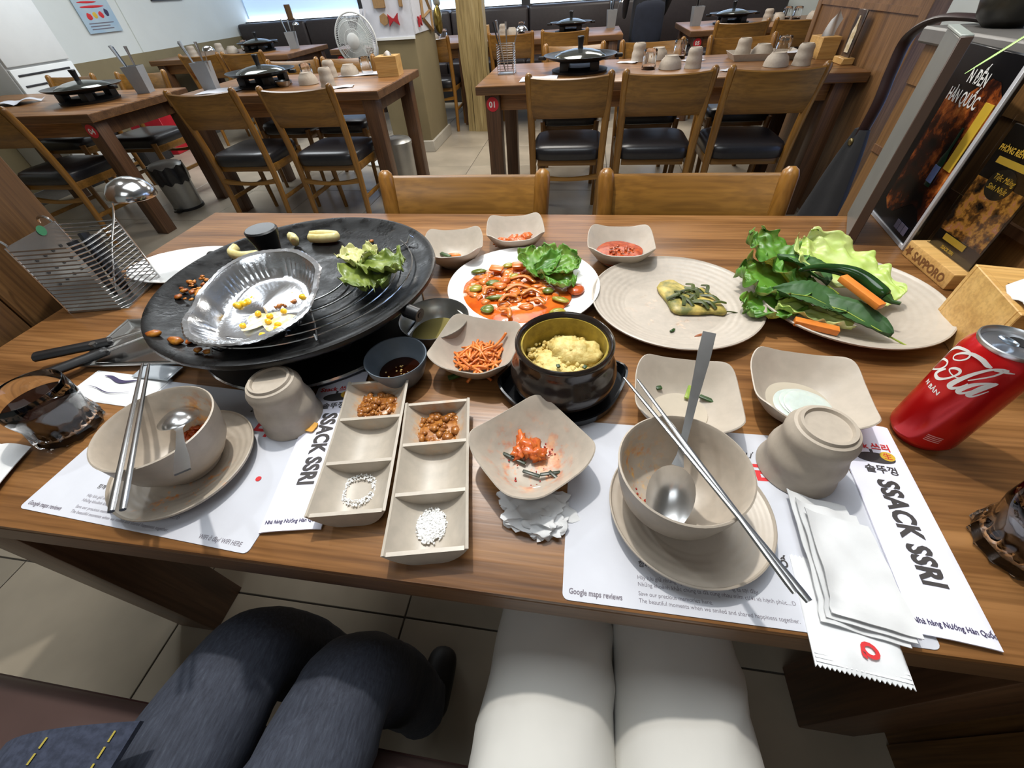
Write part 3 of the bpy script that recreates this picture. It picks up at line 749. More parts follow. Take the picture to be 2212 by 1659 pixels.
for sg in (-1, 1):
    B().box((-.19, sg*.15-.008, 0), (.19, sg*.15+.008, .26), .003, 1).build('side_panel', DARKGREY, t)
    B().box((sg*.18-.008, -.142, 0), (sg*.18+.008, .142, .26), .003, 1).build('end_panel', DARKGREY, t)
B().box((-.18, -.14, 0), (.18, .14, .02)).build('bottom', DARKGREY, t, smooth=0)
for k in range(6):
    o = B().lathe([(0, 0), (.03, 0), (.031, .15), (.012, .21), (.012, .25), (0, .25)], 14).build('bottle', M('brown_bottle_glass', (70, 48, 24), .15, var=.2, scale=10), None)
    o.location = (-4.66-.11+.11*(k % 3), 4.05-.06+.12*(k//3), .021)
    tag(o, 'brown glass bottle standing in the dark crate', 'bottle', 'bottles in the dark crate')
# things beyond the counter
t = thing('display_cooler', 'lit blue-white drinks cooler standing behind the wooden counter', 'cooler', (2.15, 1.75, 0), 0)
B().box((-.3, -.75, 0), (.35, .75, 1.02), .01, 1).build('body', WHITE_PL, t)
B().box((-.3, -.75, 1.02), (.35, .75, 1.06), .006, 1).build('top_ledge', M('cooler_ledge', (170, 180, 196), .3), t)
B().box((.12, -.72, 1.06), (.35, .72, 1.9), .006, 1).build('lit_window', glow('cooler_light', (176, 206, 255), 1.6), t)
B().box((-.306, -.7, .5), (-.300, .7, 1.0)).build('lit_front', glow('cooler_front_light', (150, 176, 245), .7), t, smooth=0)
B().box((.05, .0, 1.06), (.12, .08, 1.9)).build('dark_upright', M('navy_upright', (48, 54, 96), .4), t, smooth=0)
# ------------------------------------------------------------------ ware on the near table
def sgnpow(v, p): return math.copysign(abs(v)**p, v)
def se_ring(half, ex, z, lift=0., n=56):
    out = []
    for k in range(n):
        a = 2*PI*k/n
        x, y = half*sgnpow(math.cos(a), 2/ex), half*sgnpow(math.sin(a), 2/ex)
        q = (2*abs(math.cos(a)*math.sin(a)))**2
        out.append((x, y, z+lift*(q-.4)))
    return out
def square_bowl(loc, rz, label, half=.063, h=.046, mat=None):
    t = thing('square_bowl', label, 'bowl', loc, rz, 'rounded square side-dish bowls')
    k = half/.063
    R = [se_ring(.030*k, 2, .002), se_ring(.033*k, 2, 0), se_ring(.036*k, 2, .003), se_ring(.047*k, 2.5, .016), se_ring(.0575*k, 3.1, .033, .002), se_ring(.0625*k, 3.8, h-.002, .008), se_ring(.063*k, 3.8, h, .009), se_ring(.0618*k, 3.8, h+.0008, .009), se_ring(.0604*k, 3.7, h-.001, .009), se_ring(.0545*k, 3.1, .034, .002), se_ring(.043*k, 2.5, .018), se_ring(.034*k, 2.1, .008), se_ring(.028*k, 2, .0052), se_ring(.012*k, 2, .005)]
    B().loft(R).build('bowl_body', mat or BEIGE, t, smooth=60)
    return t
def round_plate(loc, label, R, h, mat, name='plate', ribs=5, flat=.55):
    pr = [(0, .003), (R*flat*.9, .003), (R*flat*.92, 0), (R*flat*.97, 0), (R*flat, .004), (R*.8, h*.55), (R*.985, h-.003), (R, h-.001), (R, h+.001), (R*.985, h+.0018)]
    zin = lambda r: .0065 if r < R*flat else .0065+(h-.006)*((r-R*flat)/(R-R*flat))**1.25
    n = 56 if ribs else 20
    for k in range(1, n):
        r = R*.975-(R*.975-R*flat*.8)*k/n
        pr.append((r, zin(r)+(.0002*math.sin((r-R*flat)/(R*.975-R*flat)*ribs*2*PI) if r > R*flat and ribs else 0)))
    pr += [(R*flat*.5, .0065), (R*.1, .0065), (0, .0065)]
    t = thing(name, label, 'plate', loc)
    B().lathe(pr, 72).build('plate_body', mat, t, smooth=30)
    return t
def rice_bowl(loc, label, mat, r=.063, h=.075):
    pr = [(0, .004), (.028, .004), (.029, 0), (.033, 0), (.0335, .006), (.044, .014), (.055, .032), (.0605, .055), (r-.0005, h-.002), (r, h), (r-.0016, h+.001), (r-.0034, h-.002), (.0565, .055), (.050, .034), (.039, .017), (.026, .010), (.01, .009), (0, .009)]
    t = thing('rice_bowl', label, 'bowl', loc)
    B().lathe(pr, 56).build('bowl_body', mat, t, smooth=50); return t
OR1 = (206, 104, 34)
KIM = stained('kimchi_smeared_stoneware', (182, 171, 157), (196, 96, 44), (0, 0, .02), .062, .45, 55, stain2=(222, 160, 110))
BOWL_R = stained('sauce_spotted_stoneware', (182, 170, 155), (206, 128, 40), (-.035, .01, .035), .055, .42, 60, stain2=(226, 178, 90))
BOWL_L = stained('sauce_streaked_stoneware', (182, 170, 155), (184, 108, 36), (.004, .042, .034), .046, .6, 55, stain2=(222, 160, 80))
SAUC_L = stained('sauce_dripped_saucer', (180, 168, 152), (206, 124, 40), (.03, -.03, .015), .07, .08, 60)
PLATE_M = stained('oily_plate', (184, 173, 160), (170, 150, 132), (0, -.02, .008), .10, .12, 60)

# left and right place settings
round_plate((-.470, .100, TZ+.0014), 'ribbed beige saucer under the sauce-streaked rice bowl', .082, .018, SAUC_L, 'saucer', 4)
rice_bowl((-.466, .104, TZ+.009), 'beige rice bowl with orange sauce streaks and an overturned spoon inside', BOWL_L)
round_plate((.137, .105, TZ+.0014), 'ribbed beige saucer under the rice bowl that holds the tall spoon', .083, .018, BEIGE, 'saucer', 4)
rice_bowl((.118, .112, TZ+.009), 'beige rice bowl with spots of sauce holding the upright spoon', BOWL_R)
cup((-.378, .192, TZ+.0014), 'upturned beige cup on the left place mat beside the chopstick wrapper', None, .078, .032, .041)
cup((.272, .180, TZ+.0014), 'upturned beige cup on the right place mat beside the radish bowl', None, .08, .033, .042)
METAL = M('stainless_cutlery', (200, 200, 200), .24, 1.0, var=.08, scale=80, bump=.02)
def chopstick(p0, p1, label, group):
    p0, p1 = Vector(p0), Vector(p1); d = p1-p0
    o = B().tube([p0, p0+d*.05, p0+d*.5, p0+d*.97, p1], [.0014, .0020, .0028, .0034, .0030], 8, flat=.7).build('chopstick', METAL)
    return tag(o, label, 'chopstick', group)
zc = TZ+.0862+.0024
chopstick((.066, .224, zc), (.186, -.002, zc+.001), 'flat steel chopstick of the pair lying across the bowl with the tall spoon', 'right pair of steel chopsticks')
chopstick((.081, .2225, zc), (.1785, .003, zc+.001), 'flat steel chopstick of the pair lying across the bowl with the tall spoon', 'right pair of steel chopsticks')
chopstick((-.560, .196, zc), (-.416, .000, zc+.001), 'steel chopstick of the sauce-tipped pair across the bowl with the overturned spoon', 'left pair of steel chopsticks')
chopstick((-.551, .197, zc), (-.406, .003, zc+.001), 'steel chopstick of the sauce-tipped pair across the bowl with the overturned spoon', 'left pair of steel chopsticks')
def spoon(head, tip, label, up=1, head_n=(0, 0, 1), L=.062, W=.040):
    "head centre and handle end in world space"
    t = thing('spoon', label, 'spoon', head)
    h, e = Vector((0, 0, 0)), Vector(tip)-Vector(head)
    ax = e.normalized(); nn = Vector(head_n); nn = (nn-ax*nn.dot(ax)).normalized(); sd = ax.cross(nn)
    def hd(u, v):
        r = u; a = 2*PI*v
        return (ax*(math.cos(a)*L/2*r*(1-.12*math.cos(a)))+sd*(math.sin(a)*W/2*r)-up*nn*(.010*(1-r*r)))
    b = B(); n = 28
    b.loft([[hd(r, k/n) for k in range(n)] for r in (.02, .25, .5, .75, .92, 1.0)]+[[hd(r, k/n)+nn*up*-.0012 for k in range(n)] for r in (1.0, .75, .5, .25, .02)], caps=True)
    b.build('spoon_head', METAL, t, smooth=70)
    pts = [ax*(L*.44), ax*(L*.62), e*.55, e*.85, e]
    B().loft([[p+sd*w+nn*z for w, z in ((-ww, -.0009), (ww, -.0009), (ww, .0009), (-ww, .0009))] for p, ww in zip(pts, (.006, .0032, .0042, .0068, .0066))]).build('handle', METAL, t, smooth=30)
    return t
spoon((.110, .098, .802), (.147, .240, .897), 'long steel spoon standing up in the sauce-spotted rice bowl', 1, (-.15, -.75, .75), .066, .046)
spoon((-.470, .130, .812), (-.352, .036, .862), 'steel spoon lying overturned in the sauce-streaked rice bowl', -1, (0, .2, 1), .066, .044)

# three-compartment sauce trays
def sauce_tray(loc, rz, label, mat):
    t = thing('sauce_tray', label, 'tray', loc, rz)
    W, L, H = .0435, .102, .030
    def uprof(k, n, w, zb): # trough section
        a = -1+2*k/n
        return (w*a, zb+(H-.002-zb)*abs(a)**2.6)
    n = 14
    rings = []
    for y, sc in ((-L, 1.0), (-L*.5, .985), (0, .98), (L*.5, .985), (L, 1.0)):
        lift = .0025*(abs(y)/L)**4
        top = [(uprof(k, n, W*sc-.003, .004)[0], y, uprof(k, n, W*sc, .004)[1]+lift*abs(-1+2*k/n)**4) for k in range(n+1)]
        bot = [(uprof(k, n, W*sc, 0)[0], y, max(0, uprof(k, n, W*sc, -.001)[1]-.001)+lift*abs(-1+2*k/n)**4) for k in range(n, -1, -1)]
        rings.append(top+bot)
    B().loft(rings).build('trough', mat, t, smooth=45)
    for y, hh, th in ((-L+.002, .0, .0022), (-L/3, -.001, .0022), (L/3, -.001, .0022), (L-.002, 0, .0022)):
        top = [(uprof(k, n, W-.0028, .004)[0], uprof(k, n, W, .003)[1]) for k in range(n+1)]
        poly = [(x, z) for x, z in top]+[((W-.003)*.97, H-.002+hh), (-(W-.003)*.97, H-.002+hh)]
        b = B(); b.loft([[(x, y-th, z) for x, z in poly], [(x, y+th, z) for x, z in poly]]); b.build('divider', mat, t, smooth=20)
    return t
TR1 = stained('ssamjang_smeared_tray_a', (182, 172, 158), (186, 126, 60), (0, .072, .012), .045, .7, 60, stain2=(214, 158, 84))
TR2 = stained('ssamjang_smeared_tray_b', (182, 172, 158), (180, 120, 56), (0, .070, .012), .045, .75, 60, stain2=(212, 154, 80))
sauce_tray((-.245, .149, TZ+.002), math.radians(11.4), 'beige three-part sauce tray with a crescent of salt, next to the chopstick wrapper', TR1)
sauce_tray((-.149, .120, TZ), math.radians(12.0), 'beige three-part sauce tray with a round heap of salt, next to the kimchi bowl', TR2)
PASTE = M('ssamjang_paste', (172, 112, 50), .2, col2=(138, 80, 34), scale=160, bump=.4)
SALT = M('coarse_salt', (236, 236, 234), .6, var=.06, scale=300, bump=.4)
def heap(name, mat, loc, rz, rx, ry, h, n, rmin, rmax, seed, label, cat, hole=0., sub=1, kind='stuff', base=True, zf=1.0):
    rd = random.Random(seed); b = B()
    for k in range(n):
        while True:
            x, y = rd.uniform(-1, 1), rd.uniform(-1, 1); q = x*x+y*y
            if q < 1 and q > hole: break
        r = rd.uniform(rmin, rmax); z = h*(1-q)*rd.uniform(.2, 1.0)+r*.35
        b.blob((x*rx, y*ry, z), (r*rd.uniform(.7, 1.5), r*rd.uniform(.7, 1.5), r*zf*rd.uniform(.5, .9)), .5, seed+k, sub)
    if base: b.blob((0, 0, h*.15), (rx*.85, ry*.85, h*.5+.0005), .45, seed+777, 3, 2.2)
    o = b.build(name, mat, smooth=180); o.location = loc; o.rotation_euler = (0, 0, rz)
    tag(o, label, cat, None, kind); return o
heap('soybean_paste', PASTE, (-.263, .216, TZ+.009), .2, .032, .025, .007, 90, .002, .0055, 3, 'lumpy brown soybean paste in the tray with the crescent of salt', 'sauce')
heap('soybean_paste', PASTE, (-.163, .188, TZ+.007), .2, .035, .027, .008, 110, .002, .0055, 5, 'lumpy brown soybean paste in the tray with the round heap of salt', 'sauce')
heap('salt', SALT, (-.234, .090, TZ+.0085), .2, .023, .021, .0012, 420, .0005, .0012, 11, 'crescent of white salt left in a compartment of the sauce tray', 'salt', hole=.42, sub=1, base=False)
heap('salt', SALT, (-.136, .058, TZ+.0065), .2, .017, .021, .0022, 420, .0006, .0014, 12, 'round heap of white salt in the sauce tray by the table edge', 'salt', sub=1)

# side dishes in the square bowls
square_bowl((-.254, .648, TZ), .19, 'square bowl with leftover pickle scraps beside the griddle rim')
square_bowl((-.132, .722, TZ), .17, 'square bowl with kimchi scraps behind the red stir-fry')
square_bowl((.090, .668, TZ), .0, 'square bowl with red chilli sauce behind the empty plate', .066)
square_bowl((-.138, .326, TZ), -.16, 'square bowl of shredded orange salad beside the stone pot')
square_bowl((.152, .252, TZ), -.09, 'square bowl with broth dregs and scallion bits', .064)
square_bowl((.303, .276, TZ), -.15, 'square bowl of white radish slices in brine beside the upturned cup', .066)
square_bowl((-.036, .148, TZ+.004), PI/4-.03, 'square bowl smeared with kimchi standing on a crumpled tissue', .0615, .044, KIM)
def disc(name, mat, loc, rx, ry, th, seed, label, cat, amp=.12, parent=None, rz=0., n=48):
    b = B(); rings = []
    for s, z in ((.96, 0), (1.0, th*.5), (.97, th), (.6, th*1.06), (.2, th*1.08)):
        rings.append([(s*rx*(1+amp*noise.noise(Vector((math.cos(2*PI*k/n)*1.6, math.sin(2*PI*k/n)*1.6, seed))))*math.cos(2*PI*k/n), s*ry*(1+amp*noise.noise(Vector((math.cos(2*PI*k/n)*1.6, math.sin(2*PI*k/n)*1.6, seed))))*math.sin(2*PI*k/n), z) for k in range(n)])
    o = b.loft(rings).build(name, mat, parent, smooth=60); o.location = loc; o.rotation_euler = (0, 0, rz)
    return tag(o, label, cat) if label else o
ORANGE_V = M('chilli_oiled_carrot', (220, 134, 60), .3, col2=(204, 102, 40), scale=120, bump=.1)
GREEN_D = M('dark_green_scallion', (52, 84, 34), .4, col2=(34, 58, 24), scale=90)
GREEN_L = M('pale_green_scallion', (160, 172, 66), .4, col2=(116, 146, 48), scale=60)
REDSAUCE = M('red_chilli_sauce', (176, 76, 32), .18, col2=(140, 48, 18), scale=140, bump=.35)
# shredded salad: a tangle of strips
rd = random.Random(21); b = B()
for k in range(120):
    a = rd.uniform(0, 2*PI); r = rd.uniform(0, .043)*rd.uniform(.5, 1); th = rd.uniform(0, PI); L = rd.uniform(.022, .048)
    c0 = Vector((r*math.cos(a), r*math.sin(a), .009+.12*max(0, r-.02)+rd.uniform(0, .016)*(1-r/.045)))
    dv = Vector((math.cos(th), math.sin(th), rd.uniform(-.25, .25)))*L/2; sv = Vector((-math.sin(th), math.cos(th), 0))*rd.uniform(-.006, .006)
    b.tube(catmull([c0-dv, c0+sv+Vector((0, 0, rd.uniform(0, .004))), c0+dv], 3), rd.uniform(.0016, .0028), 5, flat=.7)
b.tube(catmull([(.018, .012, .018), (.034, .028, .028), (.040, .034, .036)], 3), .0022, 5)
o = b.build('shredded_salad', ORANGE_V, smooth=180); o.location = (-.138, .330, TZ); tag(o, 'tangled heap of shredded orange carrot salad in the square bowl', 'salad', None, 'stuff')
def piece(name, mat, loc, d, rz, label, cat, group=None, seed=0, amp=.2, tilt=0.):
    o = B().blob((0, 0, 0), d, amp, seed, 3 if amp > .4 else 2, 2.4 if amp > .4 else 1.2).build(name, mat, smooth=180)
    o.location = loc; o.rotation_euler = (tilt, 0, rz); return tag(o, label, cat, group)
def bar(name, mat, loc, d, rz, label, cat, group=None, bev=.001, tilt=0., ry=0.):
    o = B().cbox((0, 0, 0), d, bev).build(name, mat); o.location = loc; o.rotation_euler = (tilt, ry, rz); return tag(o, label, cat, group)
bar('scallion_stub', GREEN_D, (-.166, .284, TZ+.0125), (.018, .007, .005), .5, 'cut green scallion stub at the edge of the shredded salad', 'scallion', tilt=.1)
# scraps in the far bowls
piece('pickle_scrap', ORANGE_V, (-.258, .655, TZ+.011), (.017, .006, .005), .1, 'orange pickle scrap in the leftover bowl by the griddle', 'pickle')
bar('pickle_scrap', GREEN_D, (-.276, .652, TZ+.013), (.028, .008, .005), -.5, 'green pickle strip in the leftover bowl by the griddle', 'pickle')
KIMCHI = M('kimchi_leaf', (210, 112, 46), .28, col2=(182, 78, 30), scale=70, bump=.3)
for k, (x, y, d, r) in enumerate(((-.152, .712, (.022, .013, .008), .3), (-.124, .716, (.024, .012, .008), -.2), (-.112, .732, (.018, .013, .011), .8), (-.138, .724, (.016, .012, .009), 1.2))):
    piece('kimchi_piece', KIMCHI, (x, y, TZ+.014), d, r, 'orange kimchi piece in the bowl behind the red stir-fry', 'kimchi', 'kimchi pieces in the far bowl', k, .95)
disc('chilli_sauce', REDSAUCE, (.090, .664, TZ+.011), .0475, .045, .012, 2, 'pool of red chilli sauce in a square bowl', 'sauce', .06)
heap('sauce_solids', M('chilli_solids', (186, 92, 40), .3, col2=(140, 40, 16), scale=120, bump=.3), (.090, .664, TZ+.023), 0, .030, .024, .004, 30, .002, .004, 31, 'chopped bits floating on the red chilli sauce', 'sauce', base=False)
BROTH = M('cloudy_broth', (188, 177, 160), .05, var=.06, scale=40)
disc('broth', BROTH, (.150, .248, TZ+.006), .036, .034, .004, 3, 'thin cloudy broth left in the square bowl', 'broth', .05)
for k, (x, y, L, m, r) in enumerate(((.127, .285, .008, GREEN_D, .3), (.166, .282, .030, GREEN_L, 1.2), (.190, .268, .026, GREEN_D, -.5), (.128, .228, .007, GREEN_D, .1))):
    bar('scallion_bit', m, (x, y, TZ+.0145), (L, .006, .0035), r, ['small dark green scallion ring at the back of the broth bowl', 'long pale green scallion strip behind the spoon in the broth bowl', 'dark green scallion strip beside the spoon shadow in the broth bowl', 'tiny green scallion piece at the near side of the broth bowl'][k], 'scallion')
disc('brine', M('clear_brine', (186, 176, 158), .04, var=.04, scale=30), (.303, .276, TZ+.006), .042, .040, .005, 5, 'clear pickling brine in the radish bowl', 'brine', .04)
RAD = M('white_radish_slice', (206, 208, 198), .2, var=.06, scale=120, Subsurface_Weight=.2)
for k, (x, y, r, z) in enumerate(((.303, .270, .032, .0112), (.308, .272, .029, .0128), (.311, .268, .0285, .0144))):
    o = disc('radish_slice', RAD, (x, y, TZ+z), r, r*.97, .0014, k+8, None, None, .03)
    tag(o, 'thin round white radish slice of the stack lying in brine', 'radish', 'radish slices in brine')
# kimchi bowl
for k, (x, y, d, r) in enumerate(((-.052, .176, (.006, .016, .006), .2), (-.040, .165, (.012, .014, .008), .6), (-.030, .156, (.012, .009, .007), 0.), (-.050, .158, (.010, .008, .005), .9))):
    piece('kimchi_piece', KIMCHI, (x, y, TZ+.0165), d, r, 'orange kimchi piece heaped in the bowl on the crumpled tissue', 'kimchi', 'kimchi pieces in the near bowl', k+20, .95)
CHIVE = M('wilted_chive', (48, 56, 34), .35, col2=(30, 36, 22), scale=80)
for k, (x, y, L, r) in enumerate(((-.058, .150, .034, -.4), (-.034, .130, .022, -.25), (-.012, .132, .024, .25), (-.006, .128, .02, -.7))):
    bar('chive_strip', CHIVE, (x, y, TZ+.0135+.001*k), (L, .0045, .002), r, 'dark wilted chive strip in the kimchi bowl', 'chive', 'chive strips in the kimchi bowl')
heap('chilli_flakes', M('chilli_flake', (160, 30, 16), .35, var=.2, scale=60), (-.036, .148, TZ+.0105), 0, .040, .038, .002, 60, .0007, .0017, 44, 'scattered red chilli flakes in the kimchi bowl', 'chilli', base=False)
heap('chilli_flakes', M('chilli_flake', (160, 30, 16)), (.092, .114, TZ+.0225), .3, .016, .026, .003, 14, .0008, .0018, 46, 'few red chilli bits stuck inside the bowl with the tall spoon', 'chilli', base=False)
piece('sauce_lump', KIMCHI, (.100, .108, TZ+.040), (.0035, .008, .003), .5, 'lump of orange sauce on the tall spoon', 'sauce', None, 4, .5)
heap('sauce_residue', M('orange_residue', (198, 104, 30), .25, col2=(168, 62, 20), scale=90, bump=.3), (-.470, .139, TZ+.027), .4, .022, .010, .004, 30, .002, .0048, 48, 'orange sauce residue in the bottom of the streaked rice bowl', 'sauce')

# soy dip, steel bowl, stone pot
t = thing('dipping_bowl', 'small blue-grey bowl of soy sauce beside the griddle', 'bowl', (-.250, .286, TZ))
B().lathe([(0, .002), (.022, .002), (.023, 0), (.027, 0), (.036, .012), (.043, .03), (.046, .043), (.0455, .045), (.044, .0445), (.041, .03), (.034, .013), (.024, .005), (0, .005)], 44).build('bowl_body', M('blue_grey_glaze', (112, 122, 132), .35, var=.08, scale=60), t)
disc('soy_sauce', M('soy_sauce', (34, 12, 4), .04, var=.2, scale=20), (-.250, .286, TZ+.006), .0318, .0318, .010, 0, 'dark soy sauce in the small blue-grey bowl', 'sauce', .0)
heap('sesame_seeds', M('sesame_seed', (214, 180, 110), .5, var=.1, scale=60), (-.250, .278, TZ+.0165), 0, .022, .018, .0005, 26, .0009, .0015, 52, 'sesame seeds floating on the soy sauce', 'sesame', base=False)
t = thing('steel_bowl', 'shallow shiny steel bowl with oil tucked under the griddle handle', 'bowl', (-.222, .390, TZ))
B().lathe([(0, 0), (.035, 0), (.045, .008), (.053, .024), (.056, .038), (.0575, .0395), (.057, .0405), (.055, .0385), (.052, .025), (.044, .010), (.034, .002), (0, .002)], 48).build('bowl_body', M('satin_steel', (186, 186, 182), .3, .9, var=.05, scale=30), t)
disc('oil', M('pale_cooking_oil', (150, 138, 84), .03, .35, var=.05, scale=20), (-.222, .390, TZ+.0025), .043, .043, .007, 0, 'pale oil in the shallow steel bowl', 'oil', .0)
GLAZE = M('dark_brown_glaze', (46, 38, 34), .16, var=.3, scale=30, bump=.03)
t = thing('pot_tray', 'black plastic tray with side handles under the stone pot', 'tray', (-.006, .290, TZ), .25)
b = B(); rings = []
for s, z in ((.9, 0), (1.0, .004), (1.02, .016), (.985, .016), (.95, .007), (.3, .006)):
    rings.append([(s*(.080+.012*max(0, math.cos(2*a))**4)*math.cos(a), s*(.080)*math.sin(a), z+(.008*max(0, math.cos(2*a))**6 if abs(math.cos(a)) > .7 and s > .97 else 0)) for a in [2*PI*k/64 for k in range(64)]])
b.loft(rings).build('tray_body', M('glossy_black_melamine', (16, 17, 20), .18, var=.2, scale=20), t, smooth=50)
t = thing('stone_pot', 'dark glazed earthenware pot half full of steamed egg', 'pot', (-.006, .284, TZ+.0075))
B().lathe([(0, 0), (.052, 0), (.056, .005), (.062, .012), (.070, .022), (.0725, .032), (.072, .042), (.067, .053), (.0632, .060), (.0622, .070), (.0645, .078), (.0645, .083), (.0615, .0855), (.058, .083), (.0565, .07), (.056, .05), (.054, .02), (.05, .008), (0, .008)], 56).build('pot_body', GLAZE, t, smooth=60)
B(Tm(-.038, -.0605, .030, rz=-.55)).tube([(.008*math.cos(2*PI*k/20), 0, .008*math.sin(2*PI*k/20)) for k in range(20)], .0008, 4, closed=True).build('maker_mark', M('worn_glaze_mark', (96, 86, 74), .3), t)
EGG = M('steamed_egg', (220, 202, 132), .6, col2=(196, 168, 92), scale=130, bump=.5)
B().lathe([(.0562, .030), (.0568, .078), (.0545, .079), (.0535, .05), (.052, .030)], 48, caps=False).build('egg_crust', M('egg_crust_stain', (132, 112, 36), .5, col2=(176, 152, 60), scale=40, bump=.3), t)
rd = random.Random(5); b = B()
b.blob((0, 0, .036), (.052, .052, .020), .25, 3, 4, 2.2); b.blob((.012, .012, .052), (.034, .026, .018), .5, 8, 3, 2.0)
for k in range(220):
    a = rd.uniform(0, 2*PI); r = .05*math.sqrt(rd.random()); z = .050+.016*max(0, 1-math.hypot(r*math.cos(a)-.014, r*math.sin(a)-.014)/.036)
    b.blob((r*math.cos(a), r*math.sin(a), z), rd.uniform(.0015, .0048), .5, k, 1)
o = b.build('steamed_egg', EGG, smooth=180); o.location = (-.006, .284, TZ+.0075); tag(o, 'fluffy yellow steamed egg broken up inside the stone pot', 'egg', None, 'stuff')
for k, (x, y, z) in enumerate(((-.020, .30, .066), (.022, .262, .067), (-.012, .262, .066))):
    bar('scallion_bit', GREEN_D, (x, y, TZ+z), (.006, .005, .003), k, 'tiny green scallion bit on the steamed egg', 'scallion', 'scallion bits on the steamed egg')

# white plate of red stir-fry
WHITE_C = M('white_porcelain', (238, 238, 236), .14, var=.02, scale=20)
round_plate((-.092, .530, TZ), 'white porcelain plate of red vegetable stir-fry with a lettuce garnish', .141, .024, WHITE_C, 'plate', 0, .6)
STIR = M('red_orange_stir_fry_sauce', (212, 108, 34), .13, col2=(192, 80, 22), scale=40, bump=.3)
disc('stir_fry_sauce', STIR, (-.104, .520, TZ+.0068), .108, .100, .0075, 6, 'pool of glossy red-orange stir-fry sauce on the white plate', 'sauce', .09, rz=.2)
heap('stir_fry_bits', M('stir_fry_bits', (210, 124, 50), .2, col2=(188, 86, 28), scale=60, bump=.4), (-.108, .532, TZ+.0105), 0, .086, .076, .008, 120, .004, .011, 61, 'tangle of sauce-coated vegetable bits in the stir-fry', 'stir-fry', base=False, sub=2, zf=.55)
CAR = M('cooked_carrot', (224, 118, 36), .3, var=.15, scale=60)
for k, (x, y, d, r) in enumerate(((-.150, .575, (.028, .017, .006), -.2), (-.106, .590, (.030, .018, .007), .15))):
    bar('carrot_slice', CAR, (x, y, TZ+.027), d, r, 'cooked carrot slice on top of the stir-fry near the lettuce', 'carrot', 'carrot slices in the stir-fry', .003, .15)
LEEK = M('cooked_leek', (176, 160, 62), .25, col2=(128, 126, 36), scale=60)
CHIL = M('green_chilli_ring', (112, 122, 40), .25, col2=(78, 92, 26), scale=60)
for k, (x, y, d, r, m) in enumerate(((-.150, .535, (.018, .011, .005), .3, 1), (-.132, .602, (.015, .009, .005), .4, 0), (-.068, .572, (.020, .012, .005), -.2, 0), (-.180, .514, (.014, .013, .006), .2, 0), (-.145, .450, (.015, .014, .005), 0., 1), (-.137, .486, (.026, .007, .005), .2, 1), (-.044, .514, (.012, .011, .006), .5, 1), (-.023, .450, (.017, .012, .005), .4, 0), (-.186, .577, (.018, .009, .004), .2, 1), (-.02, .487, (.020, .009, .004), -.3, 0), (-.115, .560, (.014, .010, .005), 1., 0))):
    piece('chilli_slice' if m else 'leek_slice', CHIL if m else LEEK, (x, y, TZ+.019), tuple(q*.85 for q in d), r, 'green chilli slice in the red stir-fry' if m else 'yellow-green leek slice in the red stir-fry', 'chilli' if m else 'leek', 'chilli slices in the stir-fry' if m else 'leek slices in the stir-fry', k, .25)
ONI = M('sauced_onion', (208, 136, 58), .2, col2=(196, 104, 36), scale=50, Subsurface_Weight=.1)
for k, (x, y, L, r, cv) in enumerate(((-.100, .508, .050, .3, .010), (-.072, .494, .04, .1, .012), (-.112, .476, .036, .6, .008), (-.112, .434, .030, -.8, .008), (-.094, .540, .05, -.2, .010), (-.150, .500, .03, 1.0, .008), (-.060, .470, .03, -.3, .006))):
    o = B().tube(catmull([(-L/2, 0, 0), (0, cv, .004), (L/2, 0, 0)], 5), [.0025]+[.0045]*9+[.0025], 6, flat=.45).build('onion_strip', ONI, smooth=180); o.location = (x, y, TZ+.023); o.rotation_euler = (0, 0, r)
    tag(o, 'sauce-coated onion strip in the red stir-fry', 'onion', 'onion strips in the stir-fry')
piece('rice_cake', M('red_rice_cake', (194, 88, 40), .15, var=.15, scale=20), (.006, .524, TZ+.018), (.016, .018, .007), .3, 'smooth red rice cake at the right rim of the stir-fry', 'rice cake', None, 3, .06)
LETT = M('green_leaf_lettuce', (92, 142, 46), .4, col2=(62, 112, 30), scale=25, bump=.4, Subsurface_Weight=.1)
LETT2 = M('pale_lettuce', (176, 198, 96), .4, col2=(206, 214, 140), scale=18, bump=.4, Subsurface_Weight=.1)
LETT_W = M('wilted_lettuce', (124, 138, 62), .35, col2=(84, 104, 36), scale=35, bump=.5)
def leaf(name, mat, loc, L, W, rz, label, group=None, ruf=.010, freq=5, cup_=.012, seed=0, tilt=0., roll=0., stem=.25, droop=0.):
    "a soft leaf: blade widening from the rib, its margin gathered into fine frills"
    def fn(u, v):
        s = 2*v-1; e = abs(s)
        w = W/2*(stem+(1-stem)*math.sin(min(1., u*1.1+.04)*PI*.60)**.8)*math.sqrt(max(.03, 1-max(0, (u-.62)/.40)**2.2))
        marg = max(max(0, (e-.35)/.65), max(0, (u-.62)/.38))**1.6
        arc = (u*1.0+.35*s*(1 if u > .7 else .3))
        fr = math.sin(arc*freq*5.5+seed+3.5*noise.noise(Vector((u*3, s*3, seed))))
        nz = noise.noise(Vector((u*9, s*7, seed)))
        z = cup_*e**1.7 + marg*(ruf*.45*fr + ruf*1.0*nz) + .006*noise.noise(Vector((u*3.5, s*3, seed+9))) - droop*u*u
        x = L*u + marg*ruf*.14*math.cos(arc*freq*5.5+seed)+marg*ruf*.4*noise.noise(Vector((s*9, u*6, seed+4)))
        y = w*s*(1+.05*fr*e) + marg*ruf*.35*noise.noise(Vector((u*10, s*4, seed+7)))
        return (x, y, z)
    t = B(Tm(rx=roll, ry=-tilt)).grid(fn, 54, 40, .0008).build(name, mat, smooth=180)
    t.location = loc; t.rotation_euler = (0, 0, rz)
    return tag(t, label, 'leaf', group)
